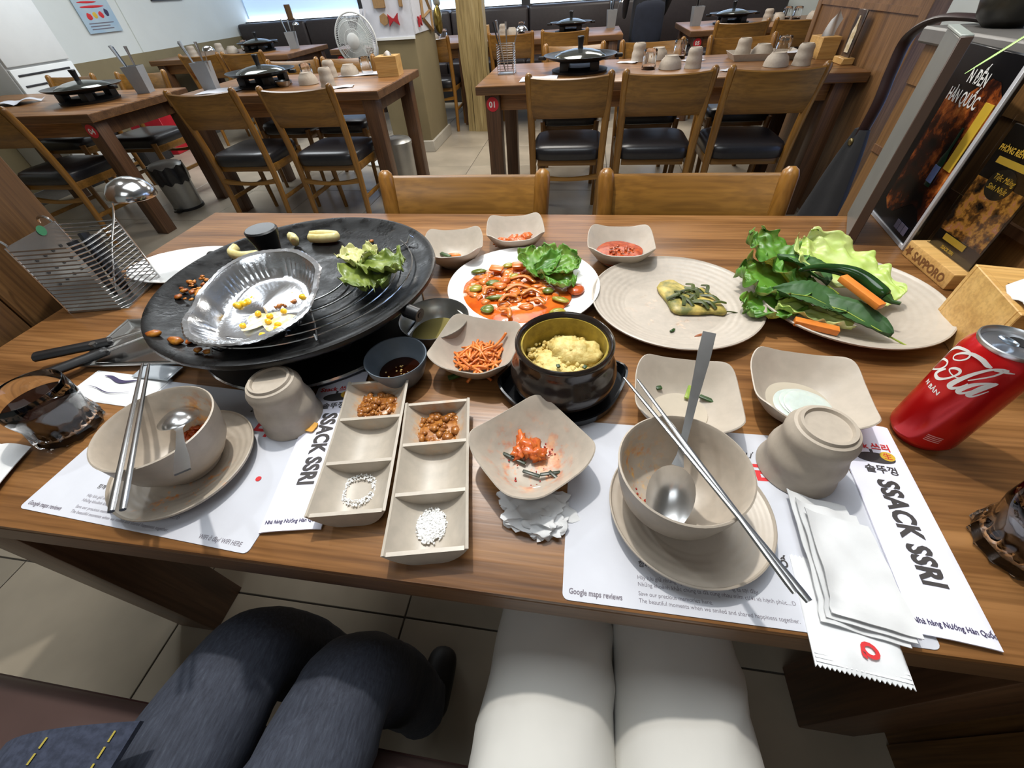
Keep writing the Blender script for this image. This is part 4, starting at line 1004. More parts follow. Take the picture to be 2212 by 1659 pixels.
leaf('lettuce_leaf', LETT, (-.058, .545, TZ+.026), .085, .085, 1.75, 'curly green lettuce leaf standing up behind the stir-fry', None, .010, 4, .012, 1, .22)
leaf('lettuce_leaf', LETT, (-.070, .560, TZ+.030), .085, .075, .35, 'folded green lettuce leaf lying towards the rim of the stir-fry plate', None, .010, 4, .012, 2, .16, .2)
leaf('lettuce_leaf', LETT, (-.056, .560, TZ+.026), .070, .055, -.6, 'small green lettuce leaf drooping over the stir-fry sauce', None, .010, 4, .008, 4, .05)

# empty plate with a piece of chive pancake
round_plate((.176, .500, TZ), 'large ribbed beige plate with one last piece of chive pancake', .142, .024, PLATE_M, 'plate', 6, .58)
PANC = M('chive_pancake', (196, 172, 92), .45, col2=(96, 100, 44), scale=42, bump=.4)
t = thing('chive_pancake', 'leftover piece of green chive pancake on the ribbed plate', 'pancake', (.205, .515, TZ+.0072), 0)
poly = [(-.052, .034), (-.028, .060), (-.006, .040), (.012, .026), (.030, .034), (.040, .010), (.054, -.040), (.030, -.042), (.004, -.046), (-.032, -.044), (-.040, -.012)]
b = B(); P2 = [Vector((x, y, 0)) for x, y in poly]; P2 = catmull(P2, 3, True)
b.loft([[(p.x*s, p.y*s, z+.0025*noise.noise(Vector((p.x*60, p.y*60, z*200)))) for p in P2] for s, z in ((.97, .0005), (1, .004), (.97, .008), (.7, .0105), (.35, .011), (.05, .0105))])
b.build('batter', PANC, t, smooth=70)
rd = random.Random(9)
CHV2 = M('fried_chive', (78, 88, 34), .4, col2=(52, 60, 24), scale=60)
for k in range(18):
    x, y = rd.uniform(-.03, .035), rd.uniform(-.032, .03); a = rd.uniform(-1.6, 1.0); L = rd.uniform(.02, .04)
    B().tube(catmull([(x-L/2*math.cos(a), y-L/2*math.sin(a), .010), (x+.004, y, .0145+.004*rd.random()), (x+L/2*math.cos(a), y+L/2*math.sin(a), .011)], 3), .0034, 5, flat=.5).build('chive_strand', CHV2, t)
B().tube(catmull([(.050, -.038, .006), (.064, -.036, .004), (.074, -.040, .003), (.066, -.044, .002)], 4), .0012, 5).build('chive_tendril', CHV2, t)
for k, (x, y, m, l) in enumerate(((.118, .600, 'c', 'small purple scrap at the far rim of the ribbed plate'), (.205, .415, 'b', 'brown crumb at the near side of the ribbed plate'), (.165, .425, 'g', 'green crumb at the near side of the ribbed plate'))):
    piece('food_crumb', {'c': M('purple_scrap', (110, 50, 52), .5, var=.1), 'b': M('brown_crumb', (150, 84, 44), .5, var=.1), 'g': GREEN_D}[m], (x, y, TZ+.0085+(.004 if m == 'c' else 0)), ((.006, .003, .0018) if m != 'b' else (.009, .003, .002)), .4*k, l, 'crumb', None, k, .4)

# plate of raw vegetables
round_plate((.452, .522, TZ), 'ribbed beige plate heaped with lettuce, perilla, chilli and carrot sticks', .143, .026, BEIGE, 'plate', 6, .58)
leaf('lettuce_leaf', LETT, (.385, .505, TZ+.024), .115, .105, 2.72, 'frilly green lettuce leaf hanging over the left rim of the vegetable plate', None, .015, 5, .015, 3, .20, 0, .3)
leaf('lettuce_leaf', LETT, (.380, .520, TZ+.028), .140, .095, 2.05, 'upright frilly green lettuce leaf at the back of the vegetable plate', None, .015, 5, .018, 6, .30, .2, .3)
leaf('lettuce_leaf', LETT, (.378, .495, TZ+.020), .105, .080, 3.45, 'low green lettuce leaf drooping at the near left of the vegetable plate', None, .013, 5, .010, 8, .06, 0, .3)
leaf('lettuce_leaf', LETT2, (.510, .500, TZ+.022), .180, .120, 2.22, 'large pale yellow-green lettuce leaf on the vegetable plate', None, .013, 5, .016, 9, .20, -.10, .35)
leaf('lettuce_leaf', LETT2, (.425, .432, TZ+.021), .105, .040, 2.72, 'narrow pale lettuce rib in front of the perilla leaves', None, .007, 5, .010, 12, .08, 0, .4)
PERI = M('perilla_leaf', (58, 94, 48), .5, col2=(44, 78, 40), scale=30, bump=.3)
def perilla(loc, L, W, rz, label, seed, tilt=0., roll=0.):
    t = thing('perilla_leaf', label, 'leaf', loc, rz)
    def fn(u, v):
        s = 2*v-1; w = W/2*math.sin(PI*u**.8)**.8*(1+.05*math.sin(u*60))
        return (L*u, w*s, .010*s*s+.012*math.sin(u*PI)+.004*noise.noise(Vector((u*4, s*3, seed))))
    B(Tm(rx=roll, ry=-tilt)).grid(fn, 30, 8, .0007).build('blade', PERI, t, smooth=180)
    B(Tm(rx=roll, ry=-tilt)).tube([(-.022, 0, -.002), (0, 0, .0012), (L*.5, 0, .0135), (L*.9, 0, .006)], [.0013, .0012, .0009, .0004], 5).build('midrib', GREEN_L, t)
    return t
perilla((.468, .412, TZ+.022), .135, .046, 2.45, 'serrated dark green perilla leaf with its stalk at the near rim', 1, .05, -.12)
perilla((.420, .455, TZ+.030), .110, .070, 2.75, 'broad dark green perilla leaf in the middle of the vegetable plate', 2, .08)
perilla((.415, .520, TZ+.040), .100, .065, 2.2, 'dark green perilla leaf lying beside the green chilli pepper', 3, .05, .2)
t = thing('chilli_pepper', 'long glossy dark green chilli pepper on the vegetable plate', 'chilli', (.43, .50, TZ+.062))
pp = catmull([(-.066, .026, .003), (-.035, .034, .004), (.0, .026, .004), (.024, .006, .0), (.042, -.030, -.008)], 6)
B().tube(pp, [.0015]+[.0035+.0075*min(1, k/14) for k in range(len(pp)-3)]+[.010, .006], 14).build('flesh', M('glossy_chilli_skin', (34, 66, 26), .12, col2=(26, 52, 20), scale=20), t, smooth=180)
B().tube([(.042, -.030, -.008), (.047, -.039, -.010), (.054, -.046, -.008)], [.0075, .0034, .0028], 8).build('stem', GREEN_D, t)
CRAW = M('raw_carrot', (226, 132, 52), .4, var=.12, scale=80, bump=.06)
for x, y, z, L, r, ti, l in ((.436, .474, .060, .074, -1.14, .12, 'raw carrot stick lying on a perilla leaf beside the chilli pepper'), (.372, .428, .026, .060, -.3, .05, 'raw carrot stick at the near rim under the pale lettuce')):
    bar('carrot_stick', CRAW, (x, y, TZ+z), (L, .014, .010), r, l, 'carrot', None, .0015, 0, ti)
# ------------------------------------------------------------------ the griddle in use
GX, GY, GR = -.450, .415, .222
gd = thing('griddle', 'large greasy black griddle pan on a table stove, strewn with food scraps', 'griddle', (GX, GY, TZ))
B().lathe([(0, 0), (.175, 0), (.185, .006), (.188, .014), (.16, .018), (.14, .03), (0, .03)], 56).build('stove_base', IRON_DULL, gd)
B().lathe([(.188, .012), (.190, .015), (.188, .018)], 56, caps=False).build('chrome_ring', CHROME, gd)
for k in range(4):
    a = PI/4+k*PI/2
    B().cbox((.12*math.cos(a), .12*math.sin(a), .052), (.05, .05, .05), .005).build('stove_foot', IRON_DULL, gd)
def gz(r):   # height of the cooking surface over the table at a radius
    return .0795 if r < .14 else .0795+.018*((r-.14)/(GR-.14))**1.2
pr = [(0, .068), (.14, .068), (.19, .078), (GR, .088), (GR+.004, .093), (GR+.003, .0985), (GR-.003, .0995)]
for k in range(1, 22):
    r = (GR-.006)*(1-k/22)
    pr.append((r, gz(r)+(.0016 if .125 < r < .15 else 0)+.0006*math.sin(r*500)*(r > .15)))
pr.append((0, .0795))
t_ = NT('greasy_griddle_iron'); t_.set(Roughness=.3, Specular_IOR_Level=.26)
vv = t_.coord(); nf = t_.noise(vv, 18, 6, .7)
t_.base(t_.ramp(nf, [(.35, (9, 9, 10)), (.62, (16, 16, 16)), (.80, (48, 38, 27))]))
rr = t_.ramp(t_.noise(vv, 30, 4), [(.35, (128, 128, 128)), (.65, (180, 180, 180))]); t_.l(rr, t_.b.inputs['Roughness'])
t_.bump(t_.noise(vv, 160, 3), .35, .001)
B().lathe(pr, 96).build('pan', t_.m, gd, smooth=50)
for s_ in (0, PI):
    a = -.33+s_
    h_ = B().tube([(GR*.99*math.cos(a), GR*.99*math.sin(a), .086), ((GR+.022)*math.cos(a), (GR+.022)*math.sin(a), .083)], [.011, .0105], 14).build('side_handle', BLACK_PL, gd)
    B().tube([((GR+.0222)*math.cos(a), (GR+.0222)*math.sin(a), .083), ((GR+.0232)*math.cos(a), (GR+.0232)*math.sin(a), .083)], .0045, 12).build('handle_socket', IRON_DULL, h_)
kn = B(Tm(-.072, .048, .080)).lathe([(0, 0), (.017, 0), (.0165, .012), (.017, .035), (.021, .052), (.0255, .066), (.026, .071), (.0235, .0735), (0, .073)], 28).build('lid_knob', BLACK_PL, gd, smooth=45)
B(Tm(-.072, .0305, .108)).blob((0, 0, 0), (.003, .0015, .003), .1, 1, 1).build('screw', STEEL, kn)
# half-round wire rack on the griddle
wr = thing('wire_rack', 'half-round steel wire rack lying on the right side of the griddle', 'rack', (GX, GY, TZ))
for r in (.075, .105, .135, .16, .186):
    pts = [(r*math.cos(a), r*math.sin(a), gz(r)+.0065) for a in [-1.75+2.55*k/26 for k in range(27)]]
    B().tube(pts, .0013, 6).build('arc_wire', CHROME, wr)
for a in (-1.62, -.95, .72):
    pts = [(r*math.cos(a), r*math.sin(a), gz(r)+.004) for r in (.070, .11, .14, .165, .192)]
    B().tube(pts+[(.200*math.cos(a), .200*math.sin(a), .106), (.205*math.cos(a), .205*math.sin(a), .100)], .0014, 6).build('cross_wire', CHROME, wr)
leaf('lettuce_leaf', LETT_W, (-.368, .478, TZ+.100), .125, .085, -1.0, 'wilted green lettuce leaf on the wire rack of the griddle', None, .010, 4, .008, 14, .02)
leaf('lettuce_leaf', LETT_W, (-.352, .440, TZ+.108), .085, .07, -.25, 'crumpled curly lettuce leaf at the outer edge of the wire rack', None, .010, 4, .010, 15, .06)
leaf('lettuce_leaf', M('pale_wilted_leaf', (190, 188, 128), .35, col2=(160, 166, 96), scale=20, bump=.3), (-.372, .492, TZ+.106), .060, .07, -1.2, 'pale wilted lettuce rib on top of the wire rack', None, .008, 3, .010, 18, .05)
ONW = M('grilled_onion', (222, 214, 158), .3, col2=(198, 184, 120), scale=40, Subsurface_Weight=.1)
def onion(pts, r, label):
    p = catmull(pts, 5); c = sum((Vector(q) for q in p), Vector())/len(p); c.z = TZ+.084
    o = B().tube([Vector(q)-c for q in p], [r*.6]+[r]*(len(p)-2)+[r*.6], 8, flat=1.3).build('onion_slice', ONW, smooth=180); o.location = c; tag(o, label, 'onion')
onion([(-.628, .505, TZ+.097), (-.622, .482, TZ+.097), (-.596, .474, TZ+.096), (-.568, .485, TZ+.094)], .0075, 'curved white onion slice lying beside the black knob')
onion([(-.545, .552, TZ+.097), (-.533, .545, TZ+.096), (-.528, .535, TZ+.095)], .008, 'small browned onion slice half hidden behind the black knob')
onion([(-.515, .568, TZ+.092), (-.492, .572, TZ+.093), (-.462, .570, TZ+.093), (-.460, .560, TZ+.093), (-.488, .556, TZ+.092), (-.512, .558, TZ+.092)], .007, 'closed onion ring on the far side of the griddle')
CHAR = M('fried_food_scraps', (188, 124, 40), .35, col2=(140, 66, 22), scale=90, bump=.4)
heap('food_scraps', CHAR, (-.612, .375, TZ+.0905), .5, .030, .042, .002, 34, .002, .006, 71, 'golden fried scraps scattered on the far left of the griddle', 'food scraps', base=False)
heap('food_scraps', CHAR, (-.560, .470, TZ+.085), .9, .055, .028, .001, 30, .001, .003, 72, 'fine brown crumbs burnt onto the griddle around the foil dish', 'food scraps', base=False)
heap('food_scraps', CHAR, (-.545, .300, TZ+.086), .5, .026, .035, .001, 30, .001, .0032, 74, 'fine greenish crumbs stuck to the griddle left of the foil dish', 'food scraps', base=False)
for k, (x, y, d, r) in enumerate(((-.578, .245, (.010, .006, .005), .3), (-.540, .238, (.013, .006, .005), -.1), (-.522, .245, (.004, .009, .004), -.3), (-.510, .262, (.016, .004, .003), .3), (-.492, .222, (.006, .005, .003), 0), (-.476, .220, (.006, .004, .003), .5), (-.385, .560, (.005, .004, .003), 0))):
    piece('fried_bit', KIMCHI if k in (2, 3) else CHAR, (x, y, TZ+gz(math.hypot(x-GX, y-GY))+.004), d, r, 'orange-brown fried bit lying alone on the black griddle', 'food bit', 'fried bits on the griddle', k+50, .4)

# foil dish of corn
fd = thing('foil_dish', 'crinkled aluminium foil dish with leftover corn standing on the griddle', 'foil dish', (-.447, .312, TZ+.090), .18)
FOIL = M('crinkled_aluminium_foil', (222, 224, 228), .2, .95, var=.06, scale=60, bump=.35)
FT = Matrix.Rotation(.07, 4, 'X')
n = 120; rings = []
def fo(s, z, fl, rim=0.):
    out = []
    for k in range(n):
        a = 2*PI*k/n; e = s*(1+fl*(1 if k % 2 else -1))
        rx, ry = .087*e, .100*e
        x, y = rx*sgnpow(math.cos(a), .85), ry*sgnpow(math.sin(a), .85)
        out.append((x*(1+rim*noise.noise(Vector((x*30, y*30, 1)))), y, z+.014*max(0, math.sin(a))+rim*.03*noise.noise(Vector((x*25, y*25, 3)))+fl*.0*k))
    return out
for s, z, fl in ((.02, .0012, 0), (.55, .001, 0), (.68, .0015, 0), (.74, .004, .008), (.82, .016, .010), (.90, .030, .008), (.94, .034, .004)): rings.append(fo(s, z, fl, .06 if s > .8 else .02))
b = B(FT); b.loft(rings, caps='a'); 
b.loft([fo(.93, .0345, 0, .06), fo(1.0, .0352, .006, .06), fo(1.025, .0335, .006, .06), fo(1.01, .031, .004, .06)], caps=False)
b.build('foil_shell', FOIL, fd, smooth=35)
disc('melted_cheese', M('melted_cheese', (222, 206, 140), .2, col2=(226, 222, 204), scale=90, bump=.4), (-.440, .300, TZ+.0915), .036, .034, .0012, 4, 'smear of melted cheese on the bottom of the foil dish', 'cheese', .95)
heap('corn_residue', M('browned_cheese', (176, 112, 50), .3, col2=(120, 62, 24), scale=70, bump=.4), (-.440, .335, TZ+.096), .3, .034, .014, .002, 22, .002, .004, 77, 'browned cheese crust beside the corn kernels', 'cheese', base=False)
CORN = M('corn_kernel', (240, 188, 28), .25, var=.15, scale=50)
rd = random.Random(3)
for k in range(24):
    x, y = (-.500+.008*(k % 4)+rd.uniform(-.005, .005), .318+rd.uniform(-.012, .02)) if k < 7 else (rd.uniform(-.49, -.40), rd.uniform(.275, .36)) if k < 19 else (rd.uniform(-.45, -.40), rd.uniform(.255, .275))
    piece('corn_kernel', CORN, (x, y, TZ+.0975+.07*(y-.312)), (.0055, .0045, .004), rd.uniform(0, 3), 'yellow corn kernel in the foil dish', 'corn', 'corn kernels in the foil dish', k, .15)

# ------------------------------------------------------------------ left side of the table
hl = thing('wire_basket', 'steel wire cutlery basket with a solid perforated back at the left end of the table', 'basket', (-.945, .475, TZ), .20)
W_, H_ = .058, .138
def hoop(z, w=W_): return [(-w, -w, z), (w, -w, z), (w, w, z), (-w, w, z)]
for k in range(17):
    z = .004+k*(H_-.012)/16
    B().tube([(-W_, -W_, z), (W_*.75, -W_, z), (W_, -W_*.7, z), (W_, W_, z), (-W_, W_, z)], .0014, 5).build('wire_hoop', CHROME, hl)
for sx, sy in ((-1, -1), (1, 1), (-1, 1)): B().cyl((sx*W_, sy*W_, 0), (sx*W_, sy*W_, H_), .0019, n=6).build('corner_rod', CHROME, hl)
B().box((-W_-.001, -W_, .0), (-W_+.0005, W_, H_)).build('back_plate', M('perforated_steel', (150, 150, 148), .35, .9, var=.1, scale=30), hl, smooth=0)
for k in range(12):
    B(Tm(-W_+.0012, -.03+.02*(k % 4), .05+.025*(k//4), ry=PI/2)).prism([(.003*math.cos(q*PI/4), .003*math.sin(q*PI/4)) for q in range(8)], 0, .0006).build('drain_hole', DARKGREY, hl, smooth=0)
B(Tm(-W_+.0012, .02, .135, ry=PI/2)).prism([(.009*math.cos(q*PI/8), .009*math.sin(q*PI/8)) for q in range(16)], 0, .0006).build('green_sticker', M('green_sticker', (56, 120, 84), .5), hl, smooth=0)
B().box((-W_, -W_, 0), (W_, W_, .002)).build('bottom_plate', STEEL, hl, smooth=0)
for sy in (-1, 1):
    B().tube([(-W_, sy*W_*.9, H_)]+[(-W_-.012+.012*math.cos(a), sy*W_*.9, H_+.012*math.sin(a)) for a in [PI*k/8 for k in range(9)]], .0022, 6).build('hook', CHROME, hl)
t = thing('ladle', 'shiny steel ladle hanging out of the wire basket, bowl upward', 'ladle', (-.93, .47, TZ+.02))
B().tube(catmull([(0, 0, 0), (.03, .03, .075), (.055, .055, .125), (.062, .066, .150)], 5), .0030, 8, flat=.6).build('handle', METAL, t)
B(Tm(.092, .085, .152, rz=.4, ry=.10)).lathe([(.040, 0), (.0405, .001), (.038, .012), (.028, .024), (.013, .031), (0, .032)], 32, caps=False).build('scoop', CHROME, t)
for k, (dx, dy) in enumerate(((.0, -.012), (.012, .006), (-.006, .012))):
    o = B().tube([(-.935+dx, .478+dy, TZ+.004), (-.945+dx*1.5, .49+dy, TZ+.06), (-.955+dx*2, .50+dy*1.5, TZ+.115)], [.004, .009, .011], 8, flat=.6).build('scissors', BLACK_PL)
    tag(o, 'black-handled scissors standing inside the wire basket', 'scissors', 'scissors in the wire basket')
t = thing('oval_plate', 'plain white oval plate between the wire basket and the griddle', 'plate', (-.845, .580, TZ), .15)
B().loft([[(s*.135*math.cos(2*PI*k/56), s*.080*math.sin(2*PI*k/56), z) for k in range(56)] for s, z in ((.6, 0), (.65, 0), (.9, .012), (1, .018), (.99, .0195), (.88, .014), (.66, .005), (.1, .004))]).build('plate_body', WHITE_C, t, smooth=50)
t = thing('steel_tray', 'flat rectangular steel tray under the tongs beside the griddle', 'tray', (-.715, .330, TZ), .12)
B().loft([[(s*x, s2*y, z) for x, y in ((-.10, -.062), (.10, -.062), (.10, .062), (-.10, .062))] for s, s2, z in ((.94, .9, 0), (1, 1, .011), (1.03, 1.05, .012), (1.03, 1.05, .010), (.985, .975, .0095), (.93, .89, .0015))], caps=True).build('tray_body', STEEL, t, smooth=0)
B().box((-.085, -.048, .0014), (.085, .048, .003), .0008, 1).build('embossed_panel', CHROME, t)
tg = thing('tongs', 'steel tongs with black plastic grips lying across the steel tray', 'tongs', (-.80, .275, TZ+.013), 0)
for k, (a, c, d) in enumerate((((-.075, -.020, .012), (.012, .030, .008), (.085, .085, .012)), ((-.030, -.058, .006), (.020, .010, .003), (.088, .078, .006)))):
    a, c, d = Vector(a), Vector(c), Vector(d)
    B().tube([c, (c+d)/2, d], [.006, .005, .004], 8, flat=.35).build('steel_arm', STEEL, tg)
    B().tube(catmull([a, a+(c-a)*.15, (a+c)/2, c, c+(d-c)*.12], 3), [.006]+[.0115]*10+[.007, .006], 10, flat=.6).build('black_grip', BLACK_PL, tg)
B().cyl((.004, .018, .006), (.004, .018, .016), .005, n=10).build('rivet', STEEL, tg)
def packet(loc, w, d, rz, label, m, mark=None, th=.004, seed=0, teeth=False):
    t = thing('wet_wipe_packet', label, 'packet', loc, rz)
    def top(u, v):
        e = min(u, 1-u)*min(v, 1-v)*16
        return ((u-.5)*w, (v-.5)*d+(.0012*(1 if int(u*40) % 2 else -1) if teeth and v in (0., 1.) else 0), .0012+th*min(1, e)**.5*(.8+.4*noise.noise(Vector((u*4, v*4, seed)))))
    s = B().grid(top, 40 if teeth else 14, 10, .0011).build('sachet', m, t, smooth=60)
    for k in range(3):
        if teeth:
            B().box((-w/2+.001, -d/2+.003+.003*k, .0013), (w/2-.001, -d/2+.0042+.003*k, .0024)).build('seal_rib', m, s, smooth=0)
        else:
            for sg in (-1, 1): B().box((sg*(w/2-.003-.0025*k)-.0004, -d/2+.002, .0013), (sg*(w/2-.003-.0025*k)+.0004, d/2-.002, .0022)).build('seal_rib', m, s, smooth=0)
    if mark: mark(t)
    return t
SATIN = M('satin_white_film', (228, 230, 232), .35, var=.04, scale=40, bump=.15)
def stripe(t):
    for y, L, w_ in ((.014, .065, .007), (-.010, .085, .0016)):
        B().grid(lambda u, v: (-.008+(u-.5)*L, y+.004*math.sin(u*6+1)+(v-.5)*w_*math.sin(PI*(.08+.84*u)), .0066), 14, 2).build('printed_stroke', INK_NAVY, t)
packet((-.700, .222, TZ), .150, .062, -.06, 'white wet-wipe packet with dark brush stroke beside the left glass', SATIN, stripe)
packet((-.655, .258, TZ+.0065), .070, .032, -.05, 'translucent sachet between the wet-wipe packet and the griddle', M('frosted_sachet', (176, 184, 192), .2, var=.06, scale=40, bump=.1), None, .003, 4)
def tumbler(loc, label, r=.042, h=.080, fill=.058, rb=.036):
    t = thing('cola_glass', label, 'glass', loc, 0, 'fluted glasses of cola')
    n = 72; rings = []
    def ring(rad, z, fl): return [((rad+fl*max(0, math.cos(14*2*PI*k/n)))*math.cos(2*PI*k/n), (rad+fl*max(0, math.cos(14*2*PI*k/n)))*math.sin(2*PI*k/n), z) for k in range(n)]
    for rad, z, fl in ((rb-.004, 0, .001), (rb+.002, .003, .0035), (rb+.002, .014, .0035), (rb+.001, .026, .002), (rb+.0015, .034, 0), (r-.001, .05, 0), (r, h-.001, 0), (r-.001, h, 0), (r-.002, h-.001, 0), (r-.003, .05, 0), (rb-.0015, .03, 0), (rb-.003, .012, 0), (rb-.006, .009, 0), (.004, .0085, 0)): rings.append(ring(rad, z, fl))
    B().loft(rings).build('glass_body', CLEAR, t, smooth=50)
    B().lathe([(0, .0092), (rb-.0066, .0094), (rb-.0035, .0128), (rb-.002, .030), (r-.0037, .05), (r-.0034, fill), (0, fill)], 48).build('cola', M('cola_drink', (26, 9, 4), .05, var=.2, scale=20), t, smooth=50)
    return t
tumbler((-.700, .142, TZ), 'fluted glass of dark cola beside the wet-wipe packet')
tumbler((.452, .105, TZ), 'fluted glass of dark cola near the right end of the table edge')
o = B().grid(lambda u, v: (-.80+.115*u*(1-.35*v), .005+.10*v, TZ+.002+.006*abs(math.sin(u*4+v*2))), 10, 10, .001).build('paper_napkin', TISSUE); tag(o, 'white paper napkin by the left cola glass at the table edge', 'napkin')

# ------------------------------------------------------------------ paper goods
def place_mat(loc, rz, label, xu):
    t = thing('place_mat', label, 'place mat', loc, rz)
    w, d = .322, .222
    poly = []
    for cx, cy, a0 in ((w-.006, .006, -PI/2), (w-.006, d-.006, 0), (.006, d-.006, PI/2), (.006, .006, PI)):
        poly += [(cx+.006*math.cos(a0+PI/2*k/4), cy+.006*math.sin(a0+PI/2*k/4)) for k in range(5)]
    B().prism(poly, 0, .0011).build('paper_sheet', PAPER, t, smooth=0)
    z = .00125
    tx = lambda s, x, y, size, m, **k: text('printed_text', s, size, m, Matrix.Translation((x, y, z)), t, depth=0, **k)
    tx('Google maps reviews', .006, .006, .0074, INK_SOFT, bold=.0002, sx=.78)
    for k, s in enumerate(('Hãy lưu giữ những kỷ niệm quý giá của chúng ta tại đây.', 'Những khoảnh khắc chúng ta đã cùng nhau mỉm cười và hạnh phúc...:D', 'Save our precious memories here.', 'The beautiful moments when we smiled and shared happiness together.')):
        tx(s, .072, .0275-.0064*k-(.002 if k > 1 else 0), .0054, INK_SOFT, sx=.90)
    tx('함께 웃고', .074, .040, .0066, INK, bold=.0001)
    tx('WIFI ở đây/ WIFI HERE', .254, .006, .0072, INK_SOFT, sx=.78, bold=.0001)
    tx('uố', .205, .056, .013, INK, bold=.0003)
    tx('리', .214, .150, .034, INK_RED, bold=.0012)
    tx('& xư', .188, .184, .015, INK, shear=.4)
    return t
place_mat((.009, .0035, TZ), .0, 'white printed place mat under the bowl with the tall spoon', 0)
place_mat((-.651, .0235, TZ), -.055, 'white printed place mat under the bowl with the overturned spoon', 0)
def wrapper(loc, rz, L, W, label, splat=False):
    t = thing('chopstick_wrapper', label, 'wrapper', loc, rz)
    zf = lambda u, v: .0022+.0022*math.sin(PI*u)**.5*(1+.35*noise.noise(Vector((u*3, v*7, L*50))))
    B().grid(lambda u, v: ((u-.5)*W, (v-.5)*L, zf(u, v)), 12, 30, .0018).build('paper_sleeve', M('bluish_white_paper', (226, 226, 240), .7, var=.03, scale=40, bump=.08), t, smooth=60)
    z = .0068
    def lay(mt):
        def f(p):
            q = mt @ p; return Vector((q.x, q.y, zf(min(1, max(0, q.x/W+.5)), min(1, max(0, q.y/L+.5)))+.0006))
        return f
    pr_ = lambda s_, mt, size, m, **k: text('printed_text', s_, size, m, None, t, bend=lay(mt), **k)
    hz = lambda s_, x, y, size, m, **k: pr_(s_, Matrix.Translation((x, y, 0)), size, m, **k)
    hz('Ssack 쓰리', -.004, L/2-.040, .0112, INK_RED, bold=.0003, align='CENTER')
    flat_ = lambda nm, pts, m, dz: B().loft([[lay(Matrix())(Vector((x, y, 0)))+Vector((0, 0, dz+q)) for x, y in pts] for q in (-.0003, .0001)]).build(nm, m, t, smooth=0)
    flat_('printed_lid', [(.020*math.cos(2*PI*k/30), L/2-.053+.0075*math.sin(2*PI*k/30)) for k in range(30)], INK, 0)
    flat_('printed_lid_knob', [(-.0035, L/2-.047), (-.0005, L/2-.047), (-.0005, L/2-.041), (-.0035, L/2-.041)], INK, 0)
    flat_('printed_badge', [(.013+.0078*math.cos(2*PI*k/24), L/2-.049+.0066*math.sin(2*PI*k/24)) for k in range(24)], INK_GOLD, .0002)
    bd = text('printed_text', '生', .0095, INK_RED, None, t, bend=lambda p: lay(Matrix.Translation((.013, L/2-.0525, 0)))(p)+Vector((0, 0, .0005)), bold=.0001, align='CENTER')
    hz('솥뚜껑', 0, L/2-.074, .0122, INK, bold=.0002, align='CENTER')
    pr_('SSACK SSRI', Matrix.Translation((-.0095, L/2-.084, 0)) @ Matrix.Rotation(-PI/2, 4, 'Z'), .0275, INK, bold=.0011, sx=.80)
    hz('Nhà hàng Nướng Hàn Quốc', 0, -L/2+.009, .0066, INK_NAVY, bold=.0001, align='CENTER', sx=.80)
    if splat: disc('sauce_splash', M('orange_splash', (222, 164, 70), .6, var=.15, scale=60), (-.020, L/2-.108, z-.0008), .009, .008, .0012, 3, None, None, .35, t)
    return t
wrapper((.358, .132, TZ+.0012), -.095, .243, .062, 'paper chopstick sleeve printed SSACK SSRI beside the upturned cup and can')
wrapper((-.318, .160, TZ+.0012), .185, .255, .070, 'paper chopstick sleeve with an orange splash half under the sauce tray', True)
# tissues
def sheet(name, mat, fn, nu, nv, label, cat, th=.0009):
    return tag(B().grid(fn, nu, nv, th).build(name, mat, smooth=70), label, cat)
def stack(u, v, k):
    x = .236+.066*u+.010*v*(1-u); y = .012+.130*v-.012*u
    return (x, y, TZ+.0085+.0035*k+.0035*noise.noise(Vector((u*3, v*4, k)))+.006*(1-u)**6*(v > .1))
t = thing('napkin_stack', 'folded white tissue napkins in layers beside the upturned cup on the right', 'napkin', (0, 0, 0))
for k in range(3):
    B().grid(lambda u, v: (stack(u, v*(1-.07*k)+.0, k)[0]+.004*k, stack(u, v*(1-.12*k), k)[1]+.003*k, stack(u, v, k)[2]), 12, 16, .0012).build('tissue_layer', TISSUE, t, smooth=70)
def qmark(t):
    text('printed_text', 'Q', .016, INK_RED, Matrix.Translation((.000, -.022, .0061)) @ Matrix.Rotation(-1.2, 4, 'Z'), t, bold=.0008, shear=.2)
packet((.263, .022, TZ+.0012), .072, .094, -.10, 'white wet-wipe packet with a red letter jutting over the table edge', SATIN, qmark, .004, 9, True)
rd = random.Random(2); b = B()
b.blob((0, 0, .006), (.036, .027, .010), .75, 3, 4, 3.2); b.blob((.012, -.016, .006), (.020, .016, .009), .7, 6, 4, 3.)
b.blob((-.016, .012, .0035), (.022, .02, .006), .8, 9, 3, 3.)
o = b.build('crumpled_tissue', TISSUE, smooth=55); o.location = (-.026, .092, TZ-.0008); tag(o, 'crumpled white tissue squeezed under the kimchi bowl', 'tissue')
for x, y, l in ((-.372, .094, 'round red sauce drop on the left place mat'),):
    disc('sauce_drop', INK_RED, (x, y, TZ+.0013), .0035, .0035, .0006, 1, l, 'sauce', .1)

